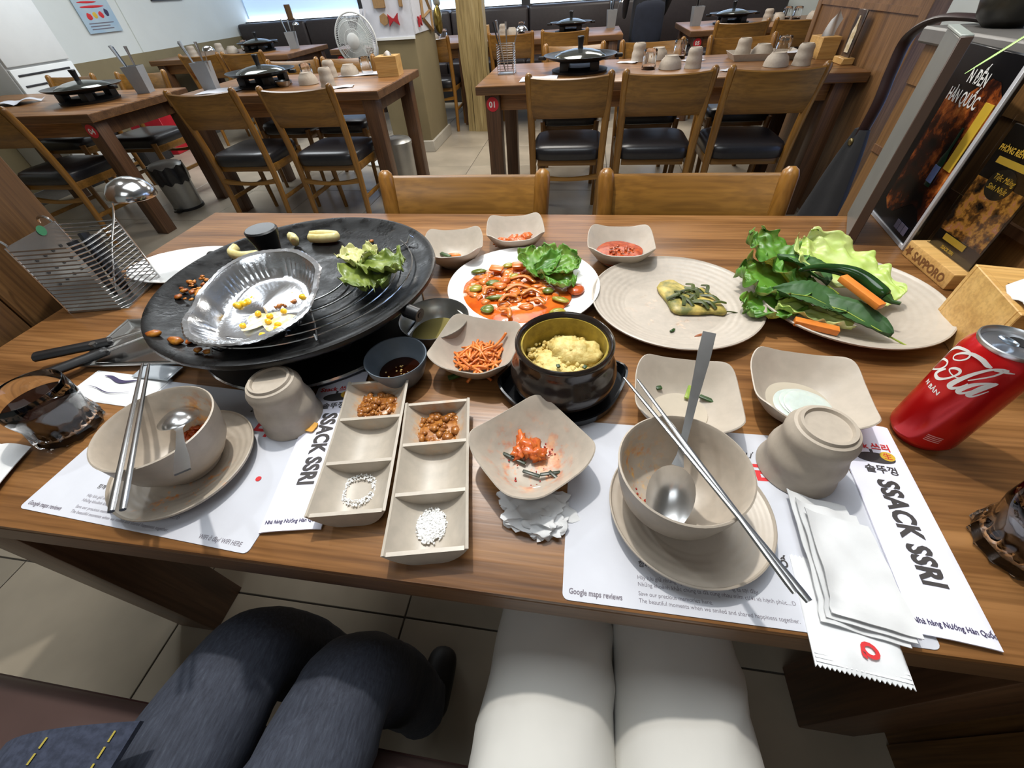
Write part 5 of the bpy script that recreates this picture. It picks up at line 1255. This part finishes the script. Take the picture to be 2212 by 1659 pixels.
# ------------------------------------------------------------------ cola can
CX, CY, CH_ = .434, .247, .146
can = thing('cola_can', 'open red cola can with white script at the right of the table', 'can', (CX, CY, TZ), 0)
RED_CAN = M('red_can_lacquer', (196, 20, 22), .22, .35, var=.1, scale=12)
B().lathe([(.024, .002), (.0255, .0), (.027, .002), (.0325, .010), (.0332, .014), (.0332, CH_-.020), (.032, CH_-.013), (.0275, CH_-.0045)], 72, caps=False).build('can_body', RED_CAN, can, smooth=60)
B().lathe([(0, .006), (.02, .005), (.024, .001), (.026, .0005)], 48, caps=False).build('can_bottom', CHROME, can)
ld = B().lathe([(.0272, CH_-.005), (.0285, CH_-.002), (.0285, CH_), (.0272, CH_+.0006), (.0258, CH_-.001), (.0245, CH_-.0055), (.022, CH_-.0045), (.008, CH_-.004), (0, CH_-.004)], 64, caps=False).build('can_lid', M('can_lid_aluminium', (214, 216, 220), .32, 1.0, var=.05, scale=40), can, smooth=50)
B(Tm(0, 0, CH_-.0038, rz=.5)).prism([(.010+.0075*math.cos(2*PI*k/20), .009*math.sin(2*PI*k/20)) for k in range(20)], 0, .0004).build('mouth_opening', M('dark_can_inside', (16, 14, 14), .5), ld, smooth=0)
tb = B(Tm(.0, .0, CH_-.001, rz=3.3, ry=-.35)).tube([(.010+.009*math.cos(2*PI*k/24), .0065*math.sin(2*PI*k/24), 0) for k in range(24)], .0016, 6, closed=True).build('pull_tab', M('pale_blue_tab', (178, 196, 214), .25, .8, var=.05), ld)
# white script wrapped round the can: strokes drawn in arc length (s) and height (z)
A0 = math.atan2(-.1213-CY, -CX)           # direction of the side with the script
def on_can(s, z, off=.0002):
    a = A0+s/.0332; r = .0332+off
    return (r*math.cos(a), r*math.sin(a), z)
def stroke(pts, widths, name='script_stroke'):
    P = catmull([(x, y, 0) for x, y in pts], 7); k = len(P); b = B(); L_, R_ = [], []
    for i, p in enumerate(P):
        d = (P[min(i+1, k-1)]-P[max(i-1, 0)]).normalized(); nrm = Vector((-d.y, d.x, 0))
        f = i/(k-1)*(len(widths)-1); j = min(int(f), len(widths)-2); w = widths[j]+(widths[j+1]-widths[j])*(f-j)
        L_.append(p+nrm*w/2); R_.append(p-nrm*w/2)
    vl = [b.v(on_can(q.x, q.y)) for q in L_]; vr = [b.v(on_can(q.x, q.y)) for q in R_]
    for i in range(k-1): b.f([vl[i], vl[i+1], vr[i+1], vr[i]])
    return b.build(name, INK_WHITE, can, smooth=0)
def script(pts, widths):
    'pen path in millimetres: across the curved side, and up from the foot'
    stroke([(x*.001, min(z, 134-.12*x if x > 0 else 134)*.001) for x, z in pts], [w*.000088 for w in widths])
script([(-49.5, 95.0), (-44.7, 104.4), (-32.8, 110.3), (-29.6, 106.0), (-34.3, 97.5), (-46, 88.5), (-49, 91.2), (-49.5, 103.0), (-48, 114), (-37.6, 125.7), (-25.3, 132.2), (-19.4, 132.7), (-17.7, 127.7), (-21.7, 121.2), (-28.2, 117.3), (-30.9, 120.2), (-26.8, 126.6), (-20.4, 131.9), (-14.5, 134.2), (-7.6, 133.8), (-1.9, 131.3), (1.8, 130.8)], [22, 30, 26, 22, 20, 24, 30, 40, 42, 38, 30, 22, 18, 16, 16, 18, 24, 34, 44, 52, 50, 20])
script([(-26.5, 104.8), (-31.0, 97.8), (-31.8, 92.4), (-25.8, 91.7), (-20.3, 95.9), (-15.5, 103.5), (-13.3, 110.5), (-15.0, 113.6), (-19.5, 112.2), (-23.0, 107.8), (-19.5, 105.4), (-12.7, 105.5), (-9.4, 107.9)], [20, 36, 50, 46, 26, 20, 26, 36, 30, 18, 14, 14, 12])
script([(-3.8, 109.0), (1.5, 115.9), (7.6, 124.2), (11.0, 133.5), (11.6, 137.0), (8.3, 135.8), (1.7, 127.9), (-4.7, 116.9), (-9.6, 104.1), (-11.6, 95.0), (-8.8, 93.2), (-4.2, 99.0), (-1.9, 106.0)], [12, 16, 20, 24, 26, 24, 26, 36, 50, 56, 40, 22, 10])
script([(4.4, 130.0), (12.5, 131.1), (17.6, 137.3)], [30, 26, 8])
script([(13.7, 116.4), (8.5, 114.2), (2.0, 107.6), (-2.3, 98.5), (-2.7, 93.5), (0.0, 93.5), (4.4, 99.7), (7.8, 109.3), (13.7, 116.4), (9.3, 106.8), (5.5, 97.7), (5.3, 94.2), (8.9, 95.9), (14.1, 106.1)], [20, 24, 40, 54, 50, 30, 22, 26, 34, 46, 52, 40, 22, 8])
text('printed_text', 'N BẢN', .0072, INK_WHITE, None, can, bold=.0002, bend=lambda p: Vector(on_can(p.x-.035, p.y+.0775)))
for k in range(4): B().grid(lambda u, v: on_can(.007+.014*u, .030-.0026*k+.0012*v), 6, 1).build('printed_line', M('pink_print', (214, 150, 146), .5), can, smooth=0)

# ------------------------------------------------------------------ right end of the table
tb_ = tissue_box((.625, .420, TZ), -.19, 'bamboo tissue box at the right end of the near table beside the cola can', (.125, .130, .098), .55)
B().grid(lambda u, v: (.005-.062*u, -.045+.055*v-.012*u, .101+.016*math.sin(PI*u)+.004*math.sin(v*7)), 10, 8, .0012).build('tissue_fold', TISSUE, tb_)
GREYB = M('grey_board', (128, 128, 122), .4, .3, var=.08, scale=14)
p0, p1 = Vector((.565, .762)), Vector((.627, .908)); mid = (p0+p1)/2; ang = math.atan2(p1.y-p0.y, p1.x-p0.x)
t = thing('grey_display_board', 'upright grey display board with a dark edge beside the food poster', 'board', (mid.x, mid.y, TZ), ang)
B().box((-.079, -.006, 0), (.079, .006, .325), .002, 1).build('panel', GREYB, t)
B().box((-.084, -.008, 0), (-.079, .008, .327), .001, 1).build('edge_strip', M('brown_edge', (74, 58, 50), .4), t)
B().box((-.079, -.008, .325), (.079, .008, .329), .001, 1).build('top_strip', M('pale_edge', (150, 156, 150), .35), t)
# food poster in a white frame, standing on the table against the counter
t = thing('food_poster', 'black food poster in a white frame leaning on the counter behind the grey board', 'poster', (.668, .83, TZ), -.12)
POST = NT('grilled_meat_print'); vv = POST.coord((1, 1, 1)); POST.set(Roughness=.25)
POST.base(POST.ramp(POST.noise(vv, 16, 6, .65), [(.40, (10, 9, 10)), (.50, (70, 30, 16)), (.58, (160, 80, 32)), (.68, (220, 140, 66))]))
B().box((-.004, -.10, .0), (.004, .10, .302), .001, 1).build("board", M('poster_black', (14, 13, 15), .25), t)
B().grid(lambda u, v: (-.0047, -.088+.150*u, .05+.20*v+.02*math.sin(u*6)), 6, 6).build('meat_picture', POST.m, t, smooth=0)
for nm, a, c in (('frame_bar', (-.007, -.10, 0), (-.001, -.091, .302)), ('frame_bar', (-.007, -.091, 0), (-.001, .10, .008))):
    B().box(a, c, .0008, 1).build(nm, M('white_frame', (190, 190, 194), .3), t)
Mx = lambda y, z, q=0: Matrix(((0, 0, -1, -.0056-q), (-1, 0, 0, y), (0, 1, 0, z), (0, 0, 0, 1)))
text('printed_text', 'N ĐẾN', .026, INK_WHITE, Mx(.028, .255), t, bold=.0006, sx=.7)
text('printed_text', 'HÀN QUỐC', .026, INK_WHITE, Mx(.060, .225), t, bold=.0006, sx=.7)
B().box((-.006, -.085, .14), (-.005, -.060, .24)).build('printed_panel', INK_GOLD, t, smooth=0)
B().tube([(-.0058, -.045, .105), (-.0058, -.045, .15), (-.0058, -.045, .165), (-.0058, -.045, .20)], [.010, .010, .004, .0035], 8, flat=.15).build('bottle_picture', M('green_bottle_print', (30, 56, 40), .3, var=.2), t)
B().box((-.0075, -.054, .112), (-.0060, -.036, .140)).build('bottle_label_picture', M('blue_label_print', (120, 140, 200), .4, var=.2, scale=60), t, smooth=0)
for k in range(3): B().box((-.0062, -.074+.017*k, .018), (-.0052, -.060+.017*k, .034)).build('printed_square', M('lilac_print', (150, 146, 176), .4), t, smooth=0)
# beer menu card in a wooden foot
t = thing('menu_card_stand', 'menu card of party food in a wooden foot engraved SAPPORO', 'menu stand', (.672, .652, TZ), .02)
B().box((-.030, -.066, 0), (.030, .066, .030), .003, 2).build('wooden_foot', BAMBOO, t)
text('engraved_text', 'SAPPORO', .020, M('burnt_engraving', (118, 76, 36), .7), Matrix(((0, 0, -1, -.0306), (-1, 0, 0, .036), (0, 1, 0, .007), (0, 0, 0, 1))), t, bold=.0006)
B(Matrix(((0, 0, -1, -.0306), (-1, 0, 0, .052), (0, 1, 0, .015), (0, 0, 0, 1)))).prism([((.010 if k % 2 else .0045)*math.sin(k*PI/5), (.010 if k % 2 else .0045)*math.cos(k*PI/5)) for k in range(10)], 0, .0004).build('engraved_star', M('burnt_engraving', (118, 76, 36)), t, smooth=0)
CARD = NT('party_food_print'); vv = CARD.coord(); CARD.set(Roughness=.2)
CARD.base(CARD.ramp(CARD.noise(vv, 45, 4, .6), [(.38, (34, 26, 20)), (.48, (110, 70, 30)), (.56, (196, 140, 56)), (.64, (188, 120, 92)), (.74, (226, 206, 130))]))
cd_ = B().box((-.003, -.052, .026), (.001, .056, .225), .0008, 1).build('card', M('card_black', (24, 21, 20), .2), t)
B().box((-.0038, -.050, .060), (-.003, .054, .150)).build('food_picture', CARD.m, cd_, smooth=0)
B(Tm(-.0042, .004, .150, ry=-PI/2)).prism([(.022*math.cos(2*PI*k/24), .026*math.sin(2*PI*k/24)) for k in range(24)], -.0004, .0004).build('dark_badge', M('badge_black', (30, 26, 18), .3), cd_, smooth=0)
Mc = lambda y, z: Matrix(((0, 0, -1, -.0052), (-1, 0, 0, y), (0, 1, 0, z), (0, 0, 0, 1)))
text('printed_text', 'PHÒNG RIÊNG ĐẶC BIỆT', .0118, INK_GOLD, Mc(.050, .190), cd_, bold=.0003, sx=.72)
text('printed_text', 'Tiệc Mừng', .0115, INK_GOLD, Mc(.024, .155), cd_, shear=.3, sx=.85)
text('printed_text', 'Sinh Nhật', .0115, INK_GOLD, Mc(.024, .141), cd_, shear=.3, sx=.85)
B().box((-.0046, -.034, .174), (-.0036, .040, .183)).build('gold_banner', INK_GOLD, cd_, smooth=0)
B().box((-.0046, -.020, .048), (-.0036, .034, .058)).build('gold_banner', INK_GOLD, cd_, smooth=0)
text('printed_text', 'SSACK SSRI', .008, INK_GOLD, Mc(.024, .035), cd_, bold=.0002, sx=.8)
B().box((-.0055, -.056, .022), (-.0048, .060, .235)).build('acrylic_sheet', glass('clear_acrylic', (250, 250, 250), .03, 1.3), t, smooth=0)

# coat over the counter, potted plant on top of it
COAT = M('black_coat_cloth', (22, 21, 24), .75, var=.3, scale=25, bump=.3)
ctt = thing('hanging_coat', 'black coat hanging by its brown strap at the far end of the wooden counter', 'coat', (.775, 1.27, 0))
def cl(u, v, side=1):
    z = .83-.72*v; w = .045+.30*min(1, v*1.15)**.8
    y = .02+.03*v+(u-.5)*w
    d = (.016+.05*min(1, v*2))*math.sin(u*PI)**.7*(1+.25*math.sin(u*11+v*6))
    return (side*d, y, z)
b = B()
b.loft([[cl(k/12, q/22, -1) for k in range(13)]+[cl(k/12, q/22, 1) for k in range(11, 0, -1)] for q in range(23)])
b.build('coat_body', COAT, ctt)
B().tube(catmull([(.03, -.22, 1.064), (.0, -.155, 1.070), (-.004, -.06, 1.062), (.0, .02, 1.025), (.0, .022, .96), (.0, .01, .89), (.0, .02, .80)], 6), .015, 8, flat=.45).build('strap', M('brown_black_strap', (52, 34, 34), .4, var=.2, scale=30), ctt)
B().blob((-.016, .02, .80), (.006, .012, .010), .2, 3, 2).build('buckle', M('aged_brass', (110, 96, 60), .35, .8), ctt)
pp_ = thing('potted_plant', 'small dark round pot with green leaves on top of the counter', 'plant', (.79, 1.035, 1.06))
B().lathe([(0, 0), (.03, 0), (.048, .015), (.055, .04), (.05, .065), (.044, .075), (.046, .082), (.04, .082), (.04, .07), (0, .068)], 32).build('pot', M('dark_mottled_pot', (50, 46, 36), .35, col2=(28, 26, 22), scale=20, bump=.1), pp_)
B().lathe([(.0455, .072), (.047, .075), (.0455, .078)], 32, caps=False).build('gold_band', M('gold_band', (150, 112, 50), .3, .7), pp_)
PLG = M('bright_green_leaf', (104, 156, 40), .4, col2=(76, 128, 30), scale=20)
for k in range(9):
    a = k*.72; L = .09+.03*(k % 3)
    B(Tm(0, 0, .075, rz=a, ry=-.9+.12*(k % 4))).grid(lambda u, v: (L*u, .030*math.sin(PI*min(1, u*1.02))*(2*v-1), .02*u*u*-1+.006*(2*v-1)**2), 10, 4, .0008).build('leaf', PLG, pp_, smooth=180)
B().tube(catmull([(0, 0, .07), (-.05, -.22, .11), (-.215, -.415, .065), (-.30, -.425, -.005)], 6), [.0022]*12+[.0018]*5+[.0012, .0004], 5, flat=.4).build('long_blade', M('pale_grass_blade', (150, 196, 92), .4, var=.1), pp_)
# ------------------------------------------------------------------ people
def skin_mesh(name, pts, edges, root, mat, parent, sub=2):
    "grow one continuous surface over a jointed skeleton; pts: name -> (x, y, z, radius)"
    keys = list(pts); idx = {k: i for i, k in enumerate(keys)}
    me = bpy.data.meshes.new(name)
    me.from_pydata([pts[k][:3] for k in keys], [(idx[a], idx[b]) for a, b in edges], [])
    o = bpy.data.objects.new(name, me); COL.objects.link(o)
    o.modifiers.new('skin', 'SKIN')
    if not me.skin_vertices: 
        bpy.context.view_layer.objects.active = o
    for i, k in enumerate(keys):
        sv = me.skin_vertices[0].data[i]; r = pts[k][3]
        sv.radius = r if isinstance(r, tuple) else (r, r); sv.use_root = (k == root)
    s = o.modifiers.new('sub', 'SUBSURF'); s.levels = s.render_levels = sub
    dg = bpy.context.evaluated_depsgraph_get()
    nm = bpy.data.meshes.new_from_object(o.evaluated_get(dg)); nm.name = name
    bpy.data.objects.remove(o)
    nm.materials.clear(); nm.materials.append(mat); nm.shade_smooth()
    q = bpy.data.objects.new(name, nm); COL.objects.link(q)
    if parent: q.parent = parent
    return q
SKIN = M('skin_tone', (206, 160, 130), .5, var=.06, scale=20, Subsurface_Weight=.1)
HAIR = M('black_hair', (24, 20, 19), .5, var=.2, scale=120, bump=.3)
DENIM = NT('dark_blue_denim'); vv = DENIM.coord((60, 9, 60)); DENIM.set(Roughness=.85)
DENIM.base(DENIM.ramp(DENIM.noise(vv, 5, 4, .7), [(.35, (42, 46, 58)), (.6, (58, 63, 76)), (.78, (76, 82, 94))])); DENIM.bump(DENIM.noise(DENIM.coord(), 700, 2), .25, .0006)
DENIM = DENIM.m
WHITE_T = M('white_cotton_twill', (208, 206, 200), .85, var=.04, scale=12, bump=.06)
SHOE = M('dark_shoe', (30, 28, 28), .5, var=.2, scale=30)
def seated(name_label, hip, knees, ankles, tmat, top_mat, rk=.064, rt=.080):
    t = thing('person', name_label, 'person', (hip[0], hip[1], 0))
    L = lambda p: (p[0]-hip[0], p[1]-hip[1], p[2])
    hx = .085
    P = {'pel': (0, 0, .535, (.13, .10)), 'waist': (0, -.03, .68, (.135, .10))}
    E_ = [('pel', 'waist')]
    for s, k, a, n in ((-1, knees[0], ankles[0], 'l'), (1, knees[1], ankles[1], 'r')):
        kk, aa = L(k), L(a)
        P['hip'+n] = (s*hx, .03, .535, rt*1.08)
        P['th'+n] = ((s*hx+kk[0])/2, (.03+kk[1])/2, (.535+kk[2])/2+.006, rt)
        P['tk'+n] = (s*hx*.2+kk[0]*.8, .03*.2+kk[1]*.8, kk[2]+.004, rk*1.08)
        P['kn'+n] = (*kk, rk)
        P['sh'+n] = (kk[0]*.6+aa[0]*.4, kk[1]*.6+aa[1]*.4+.012, kk[2]*.6+aa[2]*.4, rk*.9)
        P['an'+n] = (*aa, rk*.8)
        E_ += [('pel', 'hip'+n), ('hip'+n, 'th'+n), ('th'+n, 'tk'+n), ('tk'+n, 'kn'+n), ('kn'+n, 'sh'+n), ('sh'+n, 'an'+n)]
    tr = skin_mesh('trousers', P, E_, 'pel', tmat, t, 3)
    tr.data.update()
    nv = [v.normal.copy() for v in tr.data.vertices]
    for v, nn in zip(tr.data.vertices, nv):      # soft creases in the cloth
        c = v.co
        w = noise.noise(Vector((c.x*16, c.y*7+c.x*6, c.z*12)))+.5*noise.noise(Vector((c.x*30+c.y*14, c.y*20, c.z*26+4)))
        v.co = c+nn*(.0045*w+.0055*max(0, noise.noise(Vector((c.x*22-c.y*20, c.y*9, 7))))*2)
    # upper body: one continuous skin of torso, neck, head, arms and hands
    U = {'waist': (0, -.03, .66, (.125, .09)), 'belly': (0, -.04, .78, (.13, .095)), 'chest': (0, -.06, .95, (.15, .10)), 'neck0': (0, -.05, 1.08, (.07, .065)), 'neck': (0, -.04, 1.13, .052), 'jaw': (0, -.02, 1.19, (.062, .07)), 'crown': (0, -.03, 1.29, (.075, .088)), 'top': (0, -.035, 1.335, (.05, .06))}
    UE = [('waist', 'belly'), ('belly', 'chest'), ('chest', 'neck0'), ('neck0', 'neck'), ('neck', 'jaw'), ('jaw', 'crown'), ('crown', 'top')]
    for s, n in ((-1, 'l'), (1, 'r')):
        U['sho'+n] = (s*.145, -.06, 1.02, .055); U['elb'+n] = (s*.165, -.14, .78, .040); U['wri'+n] = (s*.165, -.10, .575, .028); U['pal'+n] = (s*.165, -.085, .515, (.034, .016))
        UE += [('chest', 'sho'+n), ('sho'+n, 'elb'+n), ('elb'+n, 'wri'+n), ('wri'+n, 'pal'+n)]
        for q in range(4):
            U[f'f{q}a{n}'] = (s*.163, -.085+(q-1.5)*.018, .480, .009); U[f'f{q}b{n}'] = (s*.158, -.082+(q-1.5)*.018, .452-.004*(q in (1, 2)), .0078)
            UE += [('pal'+n, f'f{q}a{n}'), (f'f{q}a{n}', f'f{q}b{n}')]
        U['tha'+n] = (s*.155, -.045, .515, .010); U['thb'+n] = (s*.150, -.032, .490, .0085)
        UE += [('pal'+n, 'tha'+n), ('tha'+n, 'thb'+n)]
    skin_mesh('body', U, UE, 'waist', SKIN, t)
    V = {k: (v[0], v[1], v[2], tuple(x+.012 for x in (v[3] if isinstance(v[3], tuple) else (v[3], v[3])))) for k, v in U.items() if k in ('waist', 'belly', 'chest', 'neck0') or k[:3] in ('sho', 'elb', 'wri')}
    skin_mesh('top_garment', V, [e for e in UE if e[0] in V and e[1] in V], 'waist', top_mat, t)
    skin_mesh('hair', {'a': (0, -.055, 1.22, (.07, .06)), 'b': (0, -.055, 1.30, (.084, .09)), 'c': (0, -.045, 1.352, (.055, .065))}, [('a', 'b'), ('b', 'c')], 'a', HAIR, t)
    for s in (-1, 1): B().blob((s*.026, .062, 1.245), (.010, .006, .006), .05, 1, 2).build('eye', M('eye_dark', (30, 22, 20), .2), t)
    B().blob((0, .072, 1.215), (.011, .014, .018), .1, 2, 2).build('nose', SKIN, t)
    B().blob((0, .060, 1.178), (.020, .006, .006), .1, 3, 2).build('mouth', M('lip_tone', (168, 96, 88), .5), t)
    for a in ankles:
        aa = L(a)
        skin_mesh('shoe', {'h': (aa[0], aa[1]-.02, .045, (.040, .042)), 'm': (aa[0], aa[1]+.08, .036, (.040, .032)), 't': (aa[0], aa[1]+.13, .03, (.034, .024))}, [('h', 'm'), ('m', 't')], 'h', SHOE, t)
    return t
pj = seated('seated person in dark blue jeans and denim jacket, only the lap showing beside the table', (-.365, -.50, 0), ((-.412, -.045, .535), (-.262, -.055, .530)), ((-.415, -.045, .09), (-.252, -.05, .09)), DENIM, DENIM, .068, .077)
def ridge(px, py): return .52+.085
# jacket hem spread over the lap
hem = B().grid(lambda u, v: (-.235+.19*u-.004*v, .085+v*(.212+.066*u**.7), .652+.036*math.sin(PI*min(1, u*.9))-.010*v-.09*(1-u)**4), 14, 14, .006)
jk = hem.build('jacket_hem', M('raw_indigo_denim', (38, 44, 60), .9, col2=(54, 60, 78), scale=160, bump=.3), pj)
THR = M('yellow_stitching', (186, 168, 70), .7, var=.1)
for q in (.66, .93):
    for k in range(22):
        v0 = .02+k*.044
        f = lambda u, v: (-.235+.19*u-.004*v, .085+v*(.212+.066*u**.7), .652+.036*math.sin(PI*min(1, u*.9))-.010*v-.09*(1-u)**4)
        a, c = Vector(f(q, v0)), Vector(f(q, v0+.031)); B().tube([a+Vector((0, 0, .0012)), c+Vector((0, 0, .0012))], .0011, 4).build('stitch', THR, jk)
seated('seated person in white trousers at the table, only the thighs showing', (.075, -.50, 0), ((.006, .085, .54), (.160, .10, .54)), ((.02, .06, .09), (.15, .07, .09)), WHITE_T, M('dark_jumper', (48, 48, 54), .9, var=.1, scale=40), .076, .094)
# bench under them
bs = thing('leather_bench', 'low brown leatherette bench under the two seated people', 'bench', (-.42, -.36, 0))
B().box((-.62, -.26, .345), (.72, .235, .430), .025, 3).build('seat_cushion', M('worn_brown_leatherette', (86, 66, 62), .5, var=.15, scale=8, bump=.08), bs)
B().box((-.62, .222, .31), (.72, .237, .39), .004, 1).build('front_rail', M('dark_red_rail', (66, 34, 32), .5, var=.1), bs)
for x in (-.58, .66):
    for y in (-.19, .21): B().cbox((x, y, .17), (.05, .05, .34), .003).build('leg', WALNUT_V, bs)
# waiter standing between tables 05 and 06
t = thing('person', 'standing person in dark clothes between tables 05 and 06', 'person', (.60, 5.75, 0), .2)
BLK = M('black_workwear', (30, 31, 36), .8, var=.25, scale=14, bump=.1)
P = {'pel': (0, 0, .93, (.155, .11)), 'chest': (0, 0, 1.28, (.17, .11)), 'neck': (0, 0, 1.46, .055), 'jaw': (0, .01, 1.52, (.065, .075)), 'crown': (0, 0, 1.62, (.075, .09)), 'top': (0, 0, 1.68, .055)}
E_ = [('pel', 'chest'), ('chest', 'neck'), ('neck', 'jaw'), ('jaw', 'crown'), ('crown', 'top')]
for s, n in ((-1, 'l'), (1, 'r')):
    P['hip'+n] = (s*.085, 0, .86, .10); P['kn'+n] = (s*.095, .01, .48, .07); P['an'+n] = (s*.10, -.01, .08, .05)
    P['sho'+n] = (s*.2, 0, 1.38, .06); P['el'+n] = (s*.24, -.02, 1.10, .045); P['wr'+n] = (s*.22, .10, .90, .032); P['ha'+n] = (s*.21, .14, .83, (.03, .02))
    E_ += [('pel', 'hip'+n), ('hip'+n, 'kn'+n), ('kn'+n, 'an'+n), ('chest', 'sho'+n), ('sho'+n, 'el'+n), ('el'+n, 'wr'+n), ('wr'+n, 'ha'+n)]
skin_mesh('body', P, E_, 'pel', BLK, t)
skin_mesh('apron', {'a': (0, -.07, 1.0, (.165, .05)), 'b': (0, -.06, .75, (.175, .07)), 'c': (0, -.05, .52, (.18, .08))}, [('a', 'b'), ('b', 'c')], 'a', M('navy_apron', (34, 40, 56), .8, var=.25, scale=10, bump=.1), t)
skin_mesh('face', {'j': (0, .02, 1.53, (.062, .066)), 'c': (0, .015, 1.62, (.07, .082))}, [('j', 'c')], 'j', SKIN, t)
skin_mesh('hair', {'a': (0, -.02, 1.60, (.078, .08)), 'b': (0, -.012, 1.68, (.068, .078))}, [('a', 'b')], 'a', HAIR, t)
for s in (-1, 1): skin_mesh('shoe', {'h': (s*.10, -.02, .045, .045), 't': (s*.11, .16, .032, (.04, .028))}, [('h', 't')], 'h', SHOE, t)
